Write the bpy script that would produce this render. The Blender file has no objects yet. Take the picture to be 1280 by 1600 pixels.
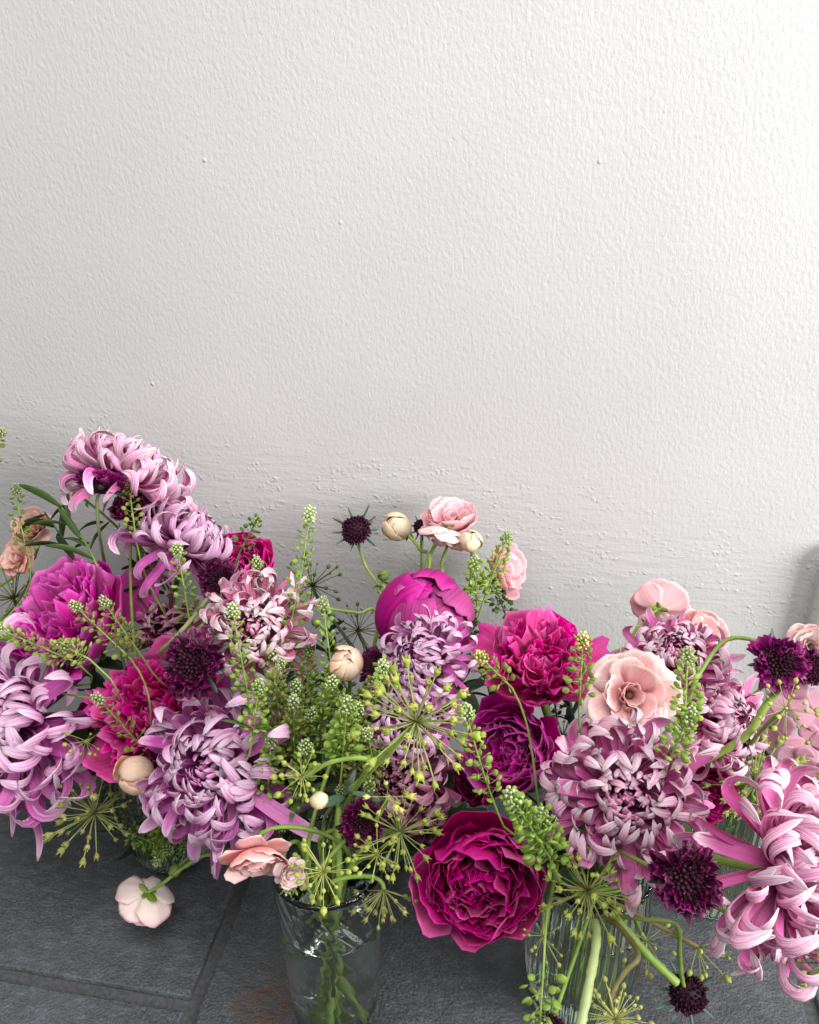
import bpy, math, random
import numpy as np
from mathutils import Vector, Matrix

S = bpy.context.scene
COL = S.collection
R_ = math.radians

# ------------------------------------------------------------------ camera
PITCH, YAW, FPX = R_(27.3), R_(9.2), 1280.0
CAM = Vector((0.0, -0.73, 0.72))
FW = Vector((-math.sin(YAW) * math.cos(PITCH), math.cos(YAW) * math.cos(PITCH), -math.sin(PITCH)))
RT = Vector((math.cos(YAW), math.sin(YAW), 0.0))
UP = RT.cross(FW)
cd = bpy.data.cameras.new('camera')
cam = bpy.data.objects.new('camera', cd)
COL.objects.link(cam)
cd.sensor_fit = 'VERTICAL'
cd.sensor_height = 36.0
cd.sensor_width = 28.8
cd.lens = 36.0 * FPX / 1600.0
cd.clip_start = 0.02
cd.clip_end = 50
m = Matrix((RT, UP, -FW)).transposed().to_4x4()
m.translation = CAM
cam.matrix_world = m
S.camera = cam

# ------------------------------------------------------------------ light
world = bpy.data.worlds.new('World')
S.world = world
world.use_nodes = True
bg = world.node_tree.nodes['Background']
bg.inputs[0].default_value = (1.0, 1.0, 0.995, 1)
bg.inputs[1].default_value = 0.43


def area(name, loc, target, sx, sy, power, col):
    l = bpy.data.lights.new(name, 'AREA')
    l.shape = 'RECTANGLE'
    l.size, l.size_y = sx, sy
    l.energy = power
    l.color = col
    o = bpy.data.objects.new(name, l)
    COL.objects.link(o)
    o.location = loc
    o.rotation_euler = (Vector(target) - Vector(loc)).to_track_quat('-Z', 'Y').to_euler()
    return o


area('window_light', (1.6, -0.95, 1.1), (0.0, 0.0, 0.4), 1.0, 1.1, 46.0, (1.0, 0.99, 0.975))
area('overhead_fill', (0.1, -1.0, 2.3), (0.0, -0.35, 0.2), 1.2, 0.9, 28.0, (1.0, 0.99, 0.975))  # added fill with no known lamp behind it, brightens the upturned flowers

S.view_settings.view_transform = 'Standard'
S.view_settings.look = 'None'
S.view_settings.exposure = 0.32
S.view_settings.gamma = 1.0
S.view_settings.use_curve_mapping = False
S.render.engine = 'CYCLES'
S.cycles.use_denoising = True
S.cycles.max_bounces = 14
S.cycles.transmission_bounces = 14
S.cycles.transparent_max_bounces = 12
S.cycles.diffuse_bounces = 5
S.cycles.glossy_bounces = 6
S.cycles.sample_clamp_indirect = 6.0


# ------------------------------------------------------------------ pixel helpers (a pixel gives a direction, w = metres in front of the wall)
def ray(x, y):
    return FW + RT * ((x - 640.0) / FPX) + UP * ((800.0 - y) / FPX)


def P(x, y, w):
    d = ray(x, y)
    return CAM + d * ((-w - CAM.y) / d.y)


def depth(p):
    return (p - CAM).dot(FW)


# ------------------------------------------------------------------ materials
def mat(name):
    m_ = bpy.data.materials.new(name)
    m_.use_nodes = True
    nt = m_.node_tree
    nt.nodes.clear()
    out = nt.nodes.new('ShaderNodeOutputMaterial')
    return m_, nt, out


def N(nt, kind, **kw):
    n = nt.nodes.new(kind)
    for k, v in kw.items():
        if k.startswith('i_'):
            n.inputs[k[2:]].default_value = v
        else:
            setattr(n, k, v)
    return n


def mixc(nt, fac, a, b, blend='MIX'):
    n = nt.nodes.new('ShaderNodeMix')
    n.data_type = 'RGBA'
    n.blend_type = blend
    for sock, v in ((n.inputs[0], fac), (n.inputs[6], a), (n.inputs[7], b)):
        if isinstance(v, bpy.types.NodeSocket):
            nt.links.new(v, sock)
        elif isinstance(v, (int, float)):
            sock.default_value = v
        else:
            sock.default_value = (*v, 1) if len(v) == 3 else v
    return n.outputs[2]


def ramp(nt, fac, stops):
    n = nt.nodes.new('ShaderNodeMapRange')
    n.interpolation_type = 'SMOOTHSTEP'
    n.inputs[1].default_value, n.inputs[2].default_value = stops[0], stops[1]
    n.inputs[3].default_value, n.inputs[4].default_value = stops[2], stops[3]
    nt.links.new(fac, n.inputs[0])
    return n.outputs[0]


def math_(nt, op, a, b=None):
    n = nt.nodes.new('ShaderNodeMath')
    n.operation = op
    for i, v in enumerate((a, b)):
        if v is None:
            continue
        if isinstance(v, bpy.types.NodeSocket):
            nt.links.new(v, n.inputs[i])
        else:
            n.inputs[i].default_value = v
    return n.outputs[0]


def petal_mat(name, outer, inner, vein, base, edge=None, vein_amt=0.8, vein_freq=7.0, rough=0.5, trans=0.3,
              jitter=0.12, spec=0.25, edge_at=(0.8, 1.0), base_at=(0.0, 0.35), bump=0.25, vmask=(0.42, 0.62)):
    """petal attribute puv = (along 0..1, across -1..1, face 0 outer / 1 inner)"""
    m_, nt, out = mat(name)
    L = nt.links.new
    at = N(nt, 'ShaderNodeAttribute', attribute_name='puv')
    sep = N(nt, 'ShaderNodeSeparateXYZ')
    L(at.outputs['Vector'], sep.inputs[0])
    oi = N(nt, 'ShaderNodeObjectInfo')
    s, v, side = sep.outputs
    comb = N(nt, 'ShaderNodeCombineXYZ')
    L(math_(nt, 'MULTIPLY', s, 1.1), comb.inputs[0])
    L(math_(nt, 'MULTIPLY', v, vein_freq * 0.5), comb.inputs[1])
    L(math_(nt, 'MULTIPLY', oi.outputs['Random'], 37.0), comb.inputs[2])
    no = N(nt, 'ShaderNodeTexNoise')
    no.inputs['Scale'].default_value = 1.0
    no.inputs['Detail'].default_value = 2.5
    no.inputs['Roughness'].default_value = 0.55
    L(comb.outputs[0], no.inputs['Vector'])
    vfac = ramp(nt, no.outputs['Fac'], (vmask[0], vmask[1], 0, vein_amt))
    c = mixc(nt, side, outer, inner)
    c = mixc(nt, vfac, c, vein)
    bfac = ramp(nt, s, (base_at[0], base_at[1], 1, 0))
    c = mixc(nt, math_(nt, 'MULTIPLY', bfac, 0.75), c, base)
    if edge:
        efac = ramp(nt, math_(nt, 'ADD', s, math_(nt, 'MULTIPLY', math_(nt, 'ABSOLUTE', v), 0.12)), (edge_at[0], edge_at[1] + 0.1, 0, 1))
        c = mixc(nt, efac, c, edge)
    # piece to piece variation
    hsv = N(nt, 'ShaderNodeHueSaturation')
    L(c, hsv.inputs['Color'])
    L(math_(nt, 'ADD', math_(nt, 'MULTIPLY', oi.outputs['Random'], 2 * jitter), 1.0 - jitter), hsv.inputs['Value'])
    r2 = math_(nt, 'FRACT', math_(nt, 'MULTIPLY', oi.outputs['Random'], 7.31))
    L(math_(nt, 'ADD', math_(nt, 'MULTIPLY', r2, 0.24), 0.86), hsv.inputs['Saturation'])
    c = hsv.outputs[0]
    bs = N(nt, 'ShaderNodeBsdfPrincipled')
    bs.inputs['Roughness'].default_value = rough
    bs.inputs['Specular IOR Level'].default_value = spec
    L(c, bs.inputs['Base Color'])
    bu = N(nt, 'ShaderNodeBump')
    bu.inputs['Strength'].default_value = bump
    bu.inputs['Distance'].default_value = 0.0012
    L(no.outputs['Fac'], bu.inputs['Height'])
    L(bu.outputs[0], bs.inputs['Normal'])
    tr = N(nt, 'ShaderNodeBsdfTranslucent')
    L(c, tr.inputs[0])
    mx = N(nt, 'ShaderNodeMixShader')
    mx.inputs[0].default_value = trans
    L(bs.outputs[0], mx.inputs[1])
    L(tr.outputs[0], mx.inputs[2])
    L(mx.outputs[0], out.inputs[0])
    return m_


def plain_mat(name, a, b, scale=200.0, rough=0.5, spec=0.3, trans=0.0, jitter=0.2, bump=0.0):
    m_, nt, out = mat(name)
    L = nt.links.new
    tc = N(nt, 'ShaderNodeTexCoord')
    oi = N(nt, 'ShaderNodeObjectInfo')
    no = N(nt, 'ShaderNodeTexNoise')
    no.inputs['Scale'].default_value = scale
    no.inputs['Detail'].default_value = 3
    geo = N(nt, 'ShaderNodeNewGeometry')
    L(geo.outputs['Position'], no.inputs['Vector'])
    c = mixc(nt, ramp(nt, no.outputs['Fac'], (0.35, 0.65, 0, 1)), a, b)
    hsv = N(nt, 'ShaderNodeHueSaturation')
    L(c, hsv.inputs['Color'])
    L(math_(nt, 'ADD', math_(nt, 'MULTIPLY', oi.outputs['Random'], 2 * jitter), 1.0 - jitter), hsv.inputs['Value'])
    c = hsv.outputs[0]
    bs = N(nt, 'ShaderNodeBsdfPrincipled')
    bs.inputs['Roughness'].default_value = rough
    bs.inputs['Specular IOR Level'].default_value = spec
    L(c, bs.inputs['Base Color'])
    if bump:
        bu = N(nt, 'ShaderNodeBump')
        bu.inputs['Strength'].default_value = bump
        bu.inputs['Distance'].default_value = 0.001
        L(no.outputs['Fac'], bu.inputs['Height'])
        L(bu.outputs[0], bs.inputs['Normal'])
    if trans:
        tr = N(nt, 'ShaderNodeBsdfTranslucent')
        L(c, tr.inputs[0])
        mx = N(nt, 'ShaderNodeMixShader')
        mx.inputs[0].default_value = trans
        L(bs.outputs[0], mx.inputs[1])
        L(tr.outputs[0], mx.inputs[2])
        L(mx.outputs[0], out.inputs[0])
    else:
        L(bs.outputs[0], out.inputs[0])
    return m_


def wall_mat():
    m_, nt, out = mat('painted_plaster')
    L = nt.links.new
    geo = N(nt, 'ShaderNodeNewGeometry')
    pos = geo.outputs['Position']
    sep = N(nt, 'ShaderNodeSeparateXYZ')
    L(pos, sep.inputs[0])

    def noise(scale, stretch=(1, 1, 1), detail=3, rough=0.5, rot=0.0, off=(0, 0, 0)):
        mp = N(nt, 'ShaderNodeMapping')
        mp.inputs['Scale'].default_value = stretch
        mp.inputs['Rotation'].default_value = (0, rot, 0)
        mp.inputs['Location'].default_value = off
        L(pos, mp.inputs['Vector'])
        n = N(nt, 'ShaderNodeTexNoise')
        n.inputs['Scale'].default_value = scale
        n.inputs['Detail'].default_value = detail
        n.inputs['Roughness'].default_value = rough
        L(mp.outputs[0], n.inputs['Vector'])
        return n.outputs['Fac']
    # roller orange-peel: short, slightly leaning strokes
    peel = noise(310, (1.0, 1.0, 0.55), 4, 0.62, R_(14))
    peel2 = noise(330, (1, 1, 0.65), 2, 0.5, R_(-10))
    broad = noise(9, (1, 1, 1), 3)
    # brushed band low on the wall: z from ~0.36 down to ~0.17, wandering
    zz = math_(nt, 'ADD', sep.outputs[2], math_(nt, 'MULTIPLY', math_(nt, 'SUBTRACT', noise(5, (1, 1, 1.5), 3), 0.5), 0.16))
    zz = math_(nt, 'ADD', zz, math_(nt, 'MULTIPLY', sep.outputs[0], 0.07))
    band = math_(nt, 'MULTIPLY', ramp(nt, zz, (0.20, 0.27, 0, 1)), ramp(nt, zz, (0.33, 0.44, 1, 0)))
    streak = noise(120, (0.22, 1, 1.3), 3, 0.6, R_(12))
    wob = N(nt, 'ShaderNodeTexNoise')
    wob.inputs['Scale'].default_value = 130
    wob.inputs['Detail'].default_value = 3
    L(pos, wob.inputs['Vector'])
    va = N(nt, 'ShaderNodeVectorMath')
    va.operation = 'MULTIPLY_ADD'
    L(wob.outputs['Color'], va.inputs[0])
    va.inputs[1].default_value = (0.011, 0.011, 0.007)
    L(pos, va.inputs[2])
    vo = N(nt, 'ShaderNodeTexVoronoi')
    vo.inputs['Scale'].default_value = 190
    L(va.outputs[0], vo.inputs['Vector'])
    sc1 = N(nt, 'ShaderNodeSeparateColor')
    L(vo.outputs['Color'], sc1.inputs[0])
    blob = math_(nt, 'MULTIPLY', ramp(nt, vo.outputs['Distance'], (0.0, 0.6, 1, 0)), ramp(nt, noise(24, (1, 1, 2.0), 4, 0.6, 0, (3, 1, 2)), (0.40, 0.66, 0, 1)))
    blob = math_(nt, 'MULTIPLY', blob, ramp(nt, sc1.outputs[0], (0.1, 0.9, 0.1, 1)))
    # sparse paint nibs everywhere
    vo2 = N(nt, 'ShaderNodeTexVoronoi')
    vo2.inputs['Scale'].default_value = 24
    L(pos, vo2.inputs['Vector'])
    nib = ramp(nt, vo2.outputs['Distance'], (0.01, 0.06, 1, 0))
    sepc = N(nt, 'ShaderNodeSeparateColor')
    L(vo2.outputs['Color'], sepc.inputs[0])
    nib = math_(nt, 'MULTIPLY', nib, ramp(nt, sepc.outputs[0], (0.55, 0.85, 0, 1)))
    h = math_(nt, 'ADD', math_(nt, 'MULTIPLY', peel, 0.75), math_(nt, 'MULTIPLY', peel2, 0.22))
    notband = math_(nt, 'SUBTRACT', 1.0, math_(nt, 'MULTIPLY', band, 0.55))
    h = math_(nt, 'MULTIPLY', h, notband)
    h = math_(nt, 'ADD', h, math_(nt, 'MULTIPLY', math_(nt, 'MULTIPLY', streak, band), 0.75))
    h = math_(nt, 'ADD', h, math_(nt, 'MULTIPLY', math_(nt, 'MULTIPLY', blob, band), 0.75))
    h = math_(nt, 'ADD', h, math_(nt, 'MULTIPLY', nib, 0.9))
    h = math_(nt, 'ADD', h, math_(nt, 'MULTIPLY', broad, 0.9))
    bu = N(nt, 'ShaderNodeBump')
    bu.inputs['Strength'].default_value = 0.6
    bu.inputs['Distance'].default_value = 0.0018
    L(h, bu.inputs['Height'])
    # a few scuffs
    vo3 = N(nt, 'ShaderNodeTexVoronoi')
    vo3.inputs['Scale'].default_value = 3.1
    L(pos, vo3.inputs['Vector'])
    scuff = math_(nt, 'MULTIPLY', ramp(nt, vo3.outputs['Distance'], (0.0, 0.06, 1, 0)), ramp(nt, noise(90, (1, 1, 0.6), 3), (0.52, 0.66, 0, 1)))
    c = mixc(nt, ramp(nt, noise(3.2, (1, 1, 1), 4), (0.3, 0.7, 0, 1)), (0.535, 0.535, 0.532), (0.575, 0.573, 0.568))
    c = mixc(nt, math_(nt, 'MULTIPLY', scuff, 0.55), c, (0.33, 0.32, 0.30))
    bs = N(nt, 'ShaderNodeBsdfPrincipled')
    bs.inputs['Roughness'].default_value = 0.42
    bs.inputs['Specular IOR Level'].default_value = 0.35
    L(c, bs.inputs['Base Color'])
    L(bu.outputs[0], bs.inputs['Normal'])
    L(bs.outputs[0], out.inputs[0])
    return m_


def slate_mat():
    m_, nt, out = mat('slate')
    L = nt.links.new
    geo = N(nt, 'ShaderNodeNewGeometry')
    pos = geo.outputs['Position']
    oi = N(nt, 'ShaderNodeObjectInfo')

    def noise(scale, stretch=(1, 1, 1), detail=4, rough=0.6, off=0.0):
        mp = N(nt, 'ShaderNodeMapping')
        mp.inputs['Scale'].default_value = stretch
        mp.inputs['Location'].default_value = (off, off * 1.7, 0)
        L(pos, mp.inputs['Vector'])
        n = N(nt, 'ShaderNodeTexNoise')
        n.inputs['Scale'].default_value = scale
        n.inputs['Detail'].default_value = detail
        n.inputs['Roughness'].default_value = rough
        L(mp.outputs[0], n.inputs['Vector'])
        return n.outputs['Fac']
    big = noise(7, (1, 1, 1), 4)
    med = noise(60, (1, 1.4, 1), 5, 0.65)
    fine = noise(420, (1, 1, 1), 3, 0.6)
    cleft = noise(22, (1, 1.8, 1), 6, 0.7, 2.0)
    c = mixc(nt, ramp(nt, big, (0.3, 0.7, 0, 1)), (0.044, 0.047, 0.052), (0.088, 0.096, 0.108))
    c = mixc(nt, math_(nt, 'MULTIPLY', ramp(nt, fine, (0.4, 0.68, 0, 1)), 0.6), c, (0.15, 0.16, 0.175))
    c = mixc(nt, math_(nt, 'MULTIPLY', ramp(nt, med, (0.45, 0.62, 1, 0)), 0.35), c, (0.022, 0.022, 0.023))
    # iron stain with a shape of its own beside the clear vase
    vm = N(nt, 'ShaderNodeVectorMath')
    vm.operation = 'DISTANCE'
    L(pos, vm.inputs[0])
    vm.inputs[1].default_value = (-0.198, -0.315, 0.0)
    d = math_(nt, 'ADD', vm.outputs['Value'], math_(nt, 'MULTIPLY', math_(nt, 'SUBTRACT', noise(28, (1, 1, 1), 3, 0.6, 5.0), 0.5), 0.09))
    st = math_(nt, 'MULTIPLY', ramp(nt, d, (0.008, 0.042, 1, 0)), ramp(nt, med, (0.40, 0.6, 0.15, 1)))
    c = mixc(nt, math_(nt, 'MULTIPLY', st, 0.8), c, (0.085, 0.040, 0.014))
    bs = N(nt, 'ShaderNodeBsdfPrincipled')
    L(c, bs.inputs['Base Color'])
    L(ramp(nt, fine, (0.3, 0.7, 0.42, 0.62)), bs.inputs['Roughness'])
    bs.inputs['Specular IOR Level'].default_value = 0.5
    h = math_(nt, 'ADD', math_(nt, 'MULTIPLY', cleft, 1.6), math_(nt, 'ADD', math_(nt, 'MULTIPLY', med, 0.55), math_(nt, 'MULTIPLY', fine, 0.5)))
    bu = N(nt, 'ShaderNodeBump')
    bu.inputs['Strength'].default_value = 0.85
    bu.inputs['Distance'].default_value = 0.0032
    L(h, bu.inputs['Height'])
    L(bu.outputs[0], bs.inputs['Normal'])
    L(bs.outputs[0], out.inputs[0])
    return m_


def glass_mat(name, col, ior, rough=0.0):
    m_, nt, out = mat(name)
    g = N(nt, 'ShaderNodeBsdfGlass')
    g.inputs['Color'].default_value = (*col, 1)
    g.inputs['IOR'].default_value = ior
    g.inputs['Roughness'].default_value = rough
    nt.links.new(g.outputs[0], out.inputs[0])
    return m_


M = {}
M['wall'] = wall_mat()
M['slate'] = slate_mat()
M['grout'] = plain_mat('grout', (0.052, 0.053, 0.055), (0.074, 0.075, 0.076), 240, 0.85, 0.2, bump=0.5)
M['glass'] = glass_mat('clear_glass', (0.97, 0.985, 0.975), 1.47)
M['water'] = glass_mat('clear_water', (0.97, 0.99, 0.97), 1.33)
# chrysanthemum tints
M['mum_lilac'] = petal_mat('mum_lilac', (0.96, 0.62, 0.85), (0.74, 0.19, 0.56), (0.66, 0.15, 0.49), (0.36, 0.03, 0.19), edge=(0.97, 0.76, 0.91), vein_freq=19, vein_amt=0.9, edge_at=(0.74, 1.0), bump=0.7, vmask=(0.45, 0.60), trans=0.24, base_at=(0.0, 0.42), jitter=0.14)
M['mum_pink'] = petal_mat('mum_pink', (0.98, 0.66, 0.81), (0.8, 0.2, 0.5), (0.74, 0.18, 0.45), (0.44, 0.035, 0.18), edge=(0.98, 0.82, 0.89), vein_freq=19, vein_amt=0.9, edge_at=(0.74, 1.0), bump=0.7, vmask=(0.45, 0.60), trans=0.24, base_at=(0.0, 0.42), jitter=0.14)
M['mum_blush'] = petal_mat('mum_blush', (0.98, 0.77, 0.83), (0.82, 0.28, 0.48), (0.76, 0.27, 0.45), (0.52, 0.06, 0.2), edge=(0.98, 0.88, 0.91), vein_freq=19, vein_amt=0.9, edge_at=(0.74, 1.0), bump=0.7, vmask=(0.45, 0.60), trans=0.24, base_at=(0.0, 0.42), jitter=0.14)
M['mum_shaded'] = petal_mat('mum_shaded', (0.7, 0.32, 0.44), (0.42, 0.09, 0.22), (0.36, 0.07, 0.19), (0.15, 0.02, 0.06), edge=(0.78, 0.46, 0.55), vein_freq=19, vein_amt=0.9, edge_at=(0.74, 1.0), bump=0.7, vmask=(0.45, 0.60), trans=0.24, base_at=(0.0, 0.42), jitter=0.14)  # darker copy of the pink mums, shade put into the petal colour
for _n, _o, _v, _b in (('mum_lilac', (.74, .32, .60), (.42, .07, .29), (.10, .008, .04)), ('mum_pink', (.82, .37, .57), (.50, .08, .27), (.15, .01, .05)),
                       ('mum_blush', (.82, .40, .54), (.58, .13, .30), (.30, .03, .10)), ('mum_shaded', (.40, .14, .22), (.20, .04, .10), (.07, .006, .02))):
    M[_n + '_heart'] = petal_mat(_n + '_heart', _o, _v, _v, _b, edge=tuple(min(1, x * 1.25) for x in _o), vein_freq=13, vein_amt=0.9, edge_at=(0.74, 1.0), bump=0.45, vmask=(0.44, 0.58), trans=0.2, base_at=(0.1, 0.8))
# peonies
M['peony_magenta'] = petal_mat('peony_magenta', (0.74, 0.008, 0.28), (0.8, 0.01, 0.32), (0.6, 0.004, 0.19), (0.36, 0.002, 0.08), edge=(0.86, 0.06, 0.46), vein_amt=0.6, vein_freq=24, rough=0.45, bump=0.5, trans=0.30, edge_at=(0.72, 1.05))
M['peony_purple'] = petal_mat('peony_purple', (0.68, 0.016, 0.38), (0.74, 0.02, 0.42), (0.54, 0.006, 0.25), (0.34, 0.002, 0.12), edge=(0.82, 0.1, 0.58), vein_amt=0.6, vein_freq=24, rough=0.45, bump=0.5, trans=0.30, edge_at=(0.72, 1.05))
M['peony_crimson'] = petal_mat('peony_crimson', (0.62, 0.005, 0.23), (0.7, 0.006, 0.28), (0.48, 0.003, 0.14), (0.28, 0.001, 0.06), edge=(0.76, 0.03, 0.37), vein_amt=0.6, vein_freq=24, rough=0.45, bump=0.5, trans=0.28, edge_at=(0.72, 1.05))
M['peony_bud'] = petal_mat('peony_bud', (.40, .012, .20), (.44, .015, .22), (.27, .005, .125), (.20, .003, .07), edge=(.50, .035, .27), vein_amt=0.8, vein_freq=26, rough=0.55, bump=0.7, trans=0.08, edge_at=(0.90, 1.0))
# scabiosa
M['scab_dark'] = petal_mat('scab_dark', (0.065, 0.003, 0.028), (0.080, 0.004, 0.034), (0.030, 0.002, 0.014), (0.02, 0.001, 0.008), edge=(0.20, 0.008, 0.105), vein_amt=0.5, trans=0.2, rough=0.42)
M['scab_wine'] = petal_mat('scab_wine', (0.20, 0.006, 0.105), (0.25, 0.007, 0.13), (0.10, 0.003, 0.06), (0.05, 0.001, 0.02), edge=(0.34, 0.02, 0.20), vein_amt=0.5, trans=0.25, rough=0.42)
M['scab_core'] = plain_mat('scab_core', (0.014, 0.002, 0.006), (0.040, 0.004, 0.018), 500, 0.6, 0.2)
M['anther'] = plain_mat('anther', (0.30, 0.16, 0.20), (0.14, 0.05, 0.08), 500, 0.5, 0.3)
# ranunculus and lisianthus like blooms
M['ran_pink'] = petal_mat('ran_pink', (0.95, 0.64, 0.66), (0.95, 0.64, 0.66), (0.9, 0.48, 0.55), (0.92, 0.74, 0.62), edge=(0.96, 0.64, 0.69), vein_amt=0.5, vein_freq=22, trans=0.3, rough=0.5, bump=0.4)
M['ran_coral'] = petal_mat('ran_coral', (0.95, 0.56, 0.54), (0.95, 0.56, 0.54), (0.9, 0.42, 0.44), (0.92, 0.66, 0.48), edge=(0.96, 0.7, 0.67), vein_amt=0.5, vein_freq=22, trans=0.3, rough=0.5, bump=0.4)
M['ran_blush'] = petal_mat('ran_blush', (0.95, 0.66, 0.64), (0.95, 0.66, 0.64), (0.9, 0.48, 0.52), (0.84, 0.26, 0.36), edge=(0.96, 0.8, 0.75), vein_amt=0.5, vein_freq=22, trans=0.3, rough=0.5, bump=0.4, base_at=(0.0, 0.6))
M['ran_peach'] = petal_mat('ran_peach', (0.94, 0.74, 0.54), (0.94, 0.74, 0.54), (0.9, 0.62, 0.44), (0.88, 0.74, 0.42), edge=(0.95, 0.72, 0.58), vein_amt=0.45, vein_freq=20, trans=0.3, rough=0.5, bump=0.3)
M['ran_cream'] = petal_mat('ran_cream', (0.95, 0.84, 0.6), (0.95, 0.84, 0.6), (0.92, 0.76, 0.5), (0.72, 0.7, 0.28), edge=(0.94, 0.74, 0.58), vein_amt=0.45, vein_freq=20, trans=0.3, rough=0.5, bump=0.3)
M['ran_white'] = petal_mat('ran_white', (0.95, 0.84, 0.79), (0.93, 0.80, 0.76), (0.90, 0.66, 0.65), (0.86, 0.88, 0.6), edge=(0.92, 0.56, 0.62), vein_amt=0.45, vein_freq=20, trans=0.3, rough=0.5, bump=0.3, edge_at=(0.82, 1.08))
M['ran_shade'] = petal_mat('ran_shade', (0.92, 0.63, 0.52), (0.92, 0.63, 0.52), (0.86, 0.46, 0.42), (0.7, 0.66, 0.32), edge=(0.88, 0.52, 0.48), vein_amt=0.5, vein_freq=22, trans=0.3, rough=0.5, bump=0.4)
M['hydrangea'] = petal_mat('hydrangea_mauve', (0.62, 0.33, 0.41), (0.60, 0.31, 0.40), (0.50, 0.22, 0.32), (0.60, 0.40, 0.32), edge=(0.68, 0.44, 0.52), vein_amt=0.4, vein_freq=14, trans=0.35)
# greens
M['stem'] = plain_mat('stem_green', (0.22, 0.35, 0.06), (0.32, 0.44, 0.10), 60, 0.45, 0.35, trans=0.12)
M['stem_pale'] = plain_mat('stem_pale', (0.33, 0.42, 0.16), (0.42, 0.50, 0.23), 60, 0.45, 0.35, trans=0.12)
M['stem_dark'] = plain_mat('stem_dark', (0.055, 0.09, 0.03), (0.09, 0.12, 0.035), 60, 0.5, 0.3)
M['stem_brown'] = plain_mat('stem_brown', (0.16, 0.15, 0.05), (0.24, 0.19, 0.08), 60, 0.5, 0.3)
M['stem_water'] = plain_mat('stem_water', (0.24, 0.42, 0.06), (0.34, 0.52, 0.09), 60, 0.45, 0.35, trans=0.2)
M['pod'] = plain_mat('pod_green', (0.24, 0.38, 0.05), (0.38, 0.52, 0.11), 150, 0.5, 0.3, trans=0.35)
M['pod_olive'] = plain_mat('pod_olive', (0.24, 0.28, 0.05), (0.40, 0.42, 0.13), 150, 0.5, 0.3, trans=0.35)
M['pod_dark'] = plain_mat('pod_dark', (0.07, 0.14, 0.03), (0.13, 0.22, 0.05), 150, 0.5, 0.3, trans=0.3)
M['floret'] = plain_mat('floret_white', (0.36, 0.50, 0.14), (0.76, 0.80, 0.58), 500, 0.5, 0.3, trans=0.2)
M['ray'] = plain_mat('umbel_ray', (0.25, 0.29, 0.08), (0.34, 0.37, 0.13), 90, 0.5, 0.3, trans=0.1)
M['ray_gold'] = plain_mat('umbel_ray_gold', (0.38, 0.42, 0.11), (0.48, 0.50, 0.17), 90, 0.5, 0.3, trans=0.1)
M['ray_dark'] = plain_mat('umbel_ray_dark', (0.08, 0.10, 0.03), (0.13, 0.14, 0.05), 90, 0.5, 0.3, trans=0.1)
M['seed'] = plain_mat('umbel_seed', (0.27, 0.34, 0.05), (0.42, 0.46, 0.10), 220, 0.45, 0.35, trans=0.12)
M['seed_brown'] = plain_mat('umbel_seed_brown', (0.22, 0.24, 0.06), (0.36, 0.35, 0.12), 220, 0.5, 0.35, trans=0.05)
M['seed_tip'] = plain_mat('umbel_seed_tip', (0.60, 0.55, 0.14), (0.72, 0.66, 0.25), 220, 0.5, 0.3)
M['leaf'] = petal_mat('leaf_green', (0.10, 0.20, 0.035), (0.12, 0.24, 0.04), (0.07, 0.14, 0.025), (0.13, 0.22, 0.05), vein_amt=0.6, vein_freq=12, trans=0.3, rough=0.4, spec=0.4)
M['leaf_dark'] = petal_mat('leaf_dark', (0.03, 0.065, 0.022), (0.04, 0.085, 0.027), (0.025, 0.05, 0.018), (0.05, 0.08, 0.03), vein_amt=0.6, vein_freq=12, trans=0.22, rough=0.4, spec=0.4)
M['leaf_blue'] = petal_mat('leaf_blue', (0.06, 0.13, 0.085), (0.08, 0.16, 0.10), (0.05, 0.10, 0.06), (0.10, 0.16, 0.08), vein_amt=0.6, vein_freq=8, trans=0.2, rough=0.4, spec=0.4)
M['sepal'] = petal_mat('sepal_green', (0.24, 0.35, 0.06), (0.28, 0.38, 0.08), (0.17, 0.25, 0.04), (0.28, 0.38, 0.10), vein_amt=0.6, vein_freq=10, trans=0.25, rough=0.4, spec=0.4)
M['eye'] = plain_mat('ranunculus_eye', (0.10, 0.09, 0.03), (0.22, 0.20, 0.06), 900, 0.6, 0.3, bump=0.6)


# ------------------------------------------------------------------ mesh helpers
def new_mesh(name, verts, faces, material, smooth=True, puv=None):
    me = bpy.data.meshes.new(name)
    me.from_pydata([tuple(v) for v in verts], [], faces)
    if smooth:
        me.polygons.foreach_set('use_smooth', [True] * len(me.polygons))
    if material is not None:
        me.materials.append(M[material] if isinstance(material, str) else material)
    if puv is not None:
        a = me.attributes.new('puv', 'FLOAT_VECTOR', 'POINT')
        a.data.foreach_set('vector', np.asarray(puv, dtype=np.float32).ravel())
    me.update()
    return me


def link(name, me, parent=None, mtx=None):
    o = bpy.data.objects.new(name, me)
    COL.objects.link(o)
    if parent is not None:
        o.parent = parent
    if mtx is not None:
        o.matrix_basis = mtx
    return o


def thing(name, loc, label, cat, group=None):
    o = bpy.data.objects.new(name, None)
    COL.objects.link(o)
    o.empty_display_size = 0.01
    o.location = loc
    o['label'] = label
    o['category'] = cat
    if group:
        o['group'] = group
    return o


def frame(axis, spin=0.0):
    z = Vector(axis).normalized()
    t = Vector((0, 0, 1)) if abs(z.z) < 0.93 else Vector((0, 1, 0))
    x = t.cross(z).normalized()
    y = z.cross(x)
    return Matrix((x, y, z)).transposed().to_4x4() @ Matrix.Rotation(spin, 4, 'Z')


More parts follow.
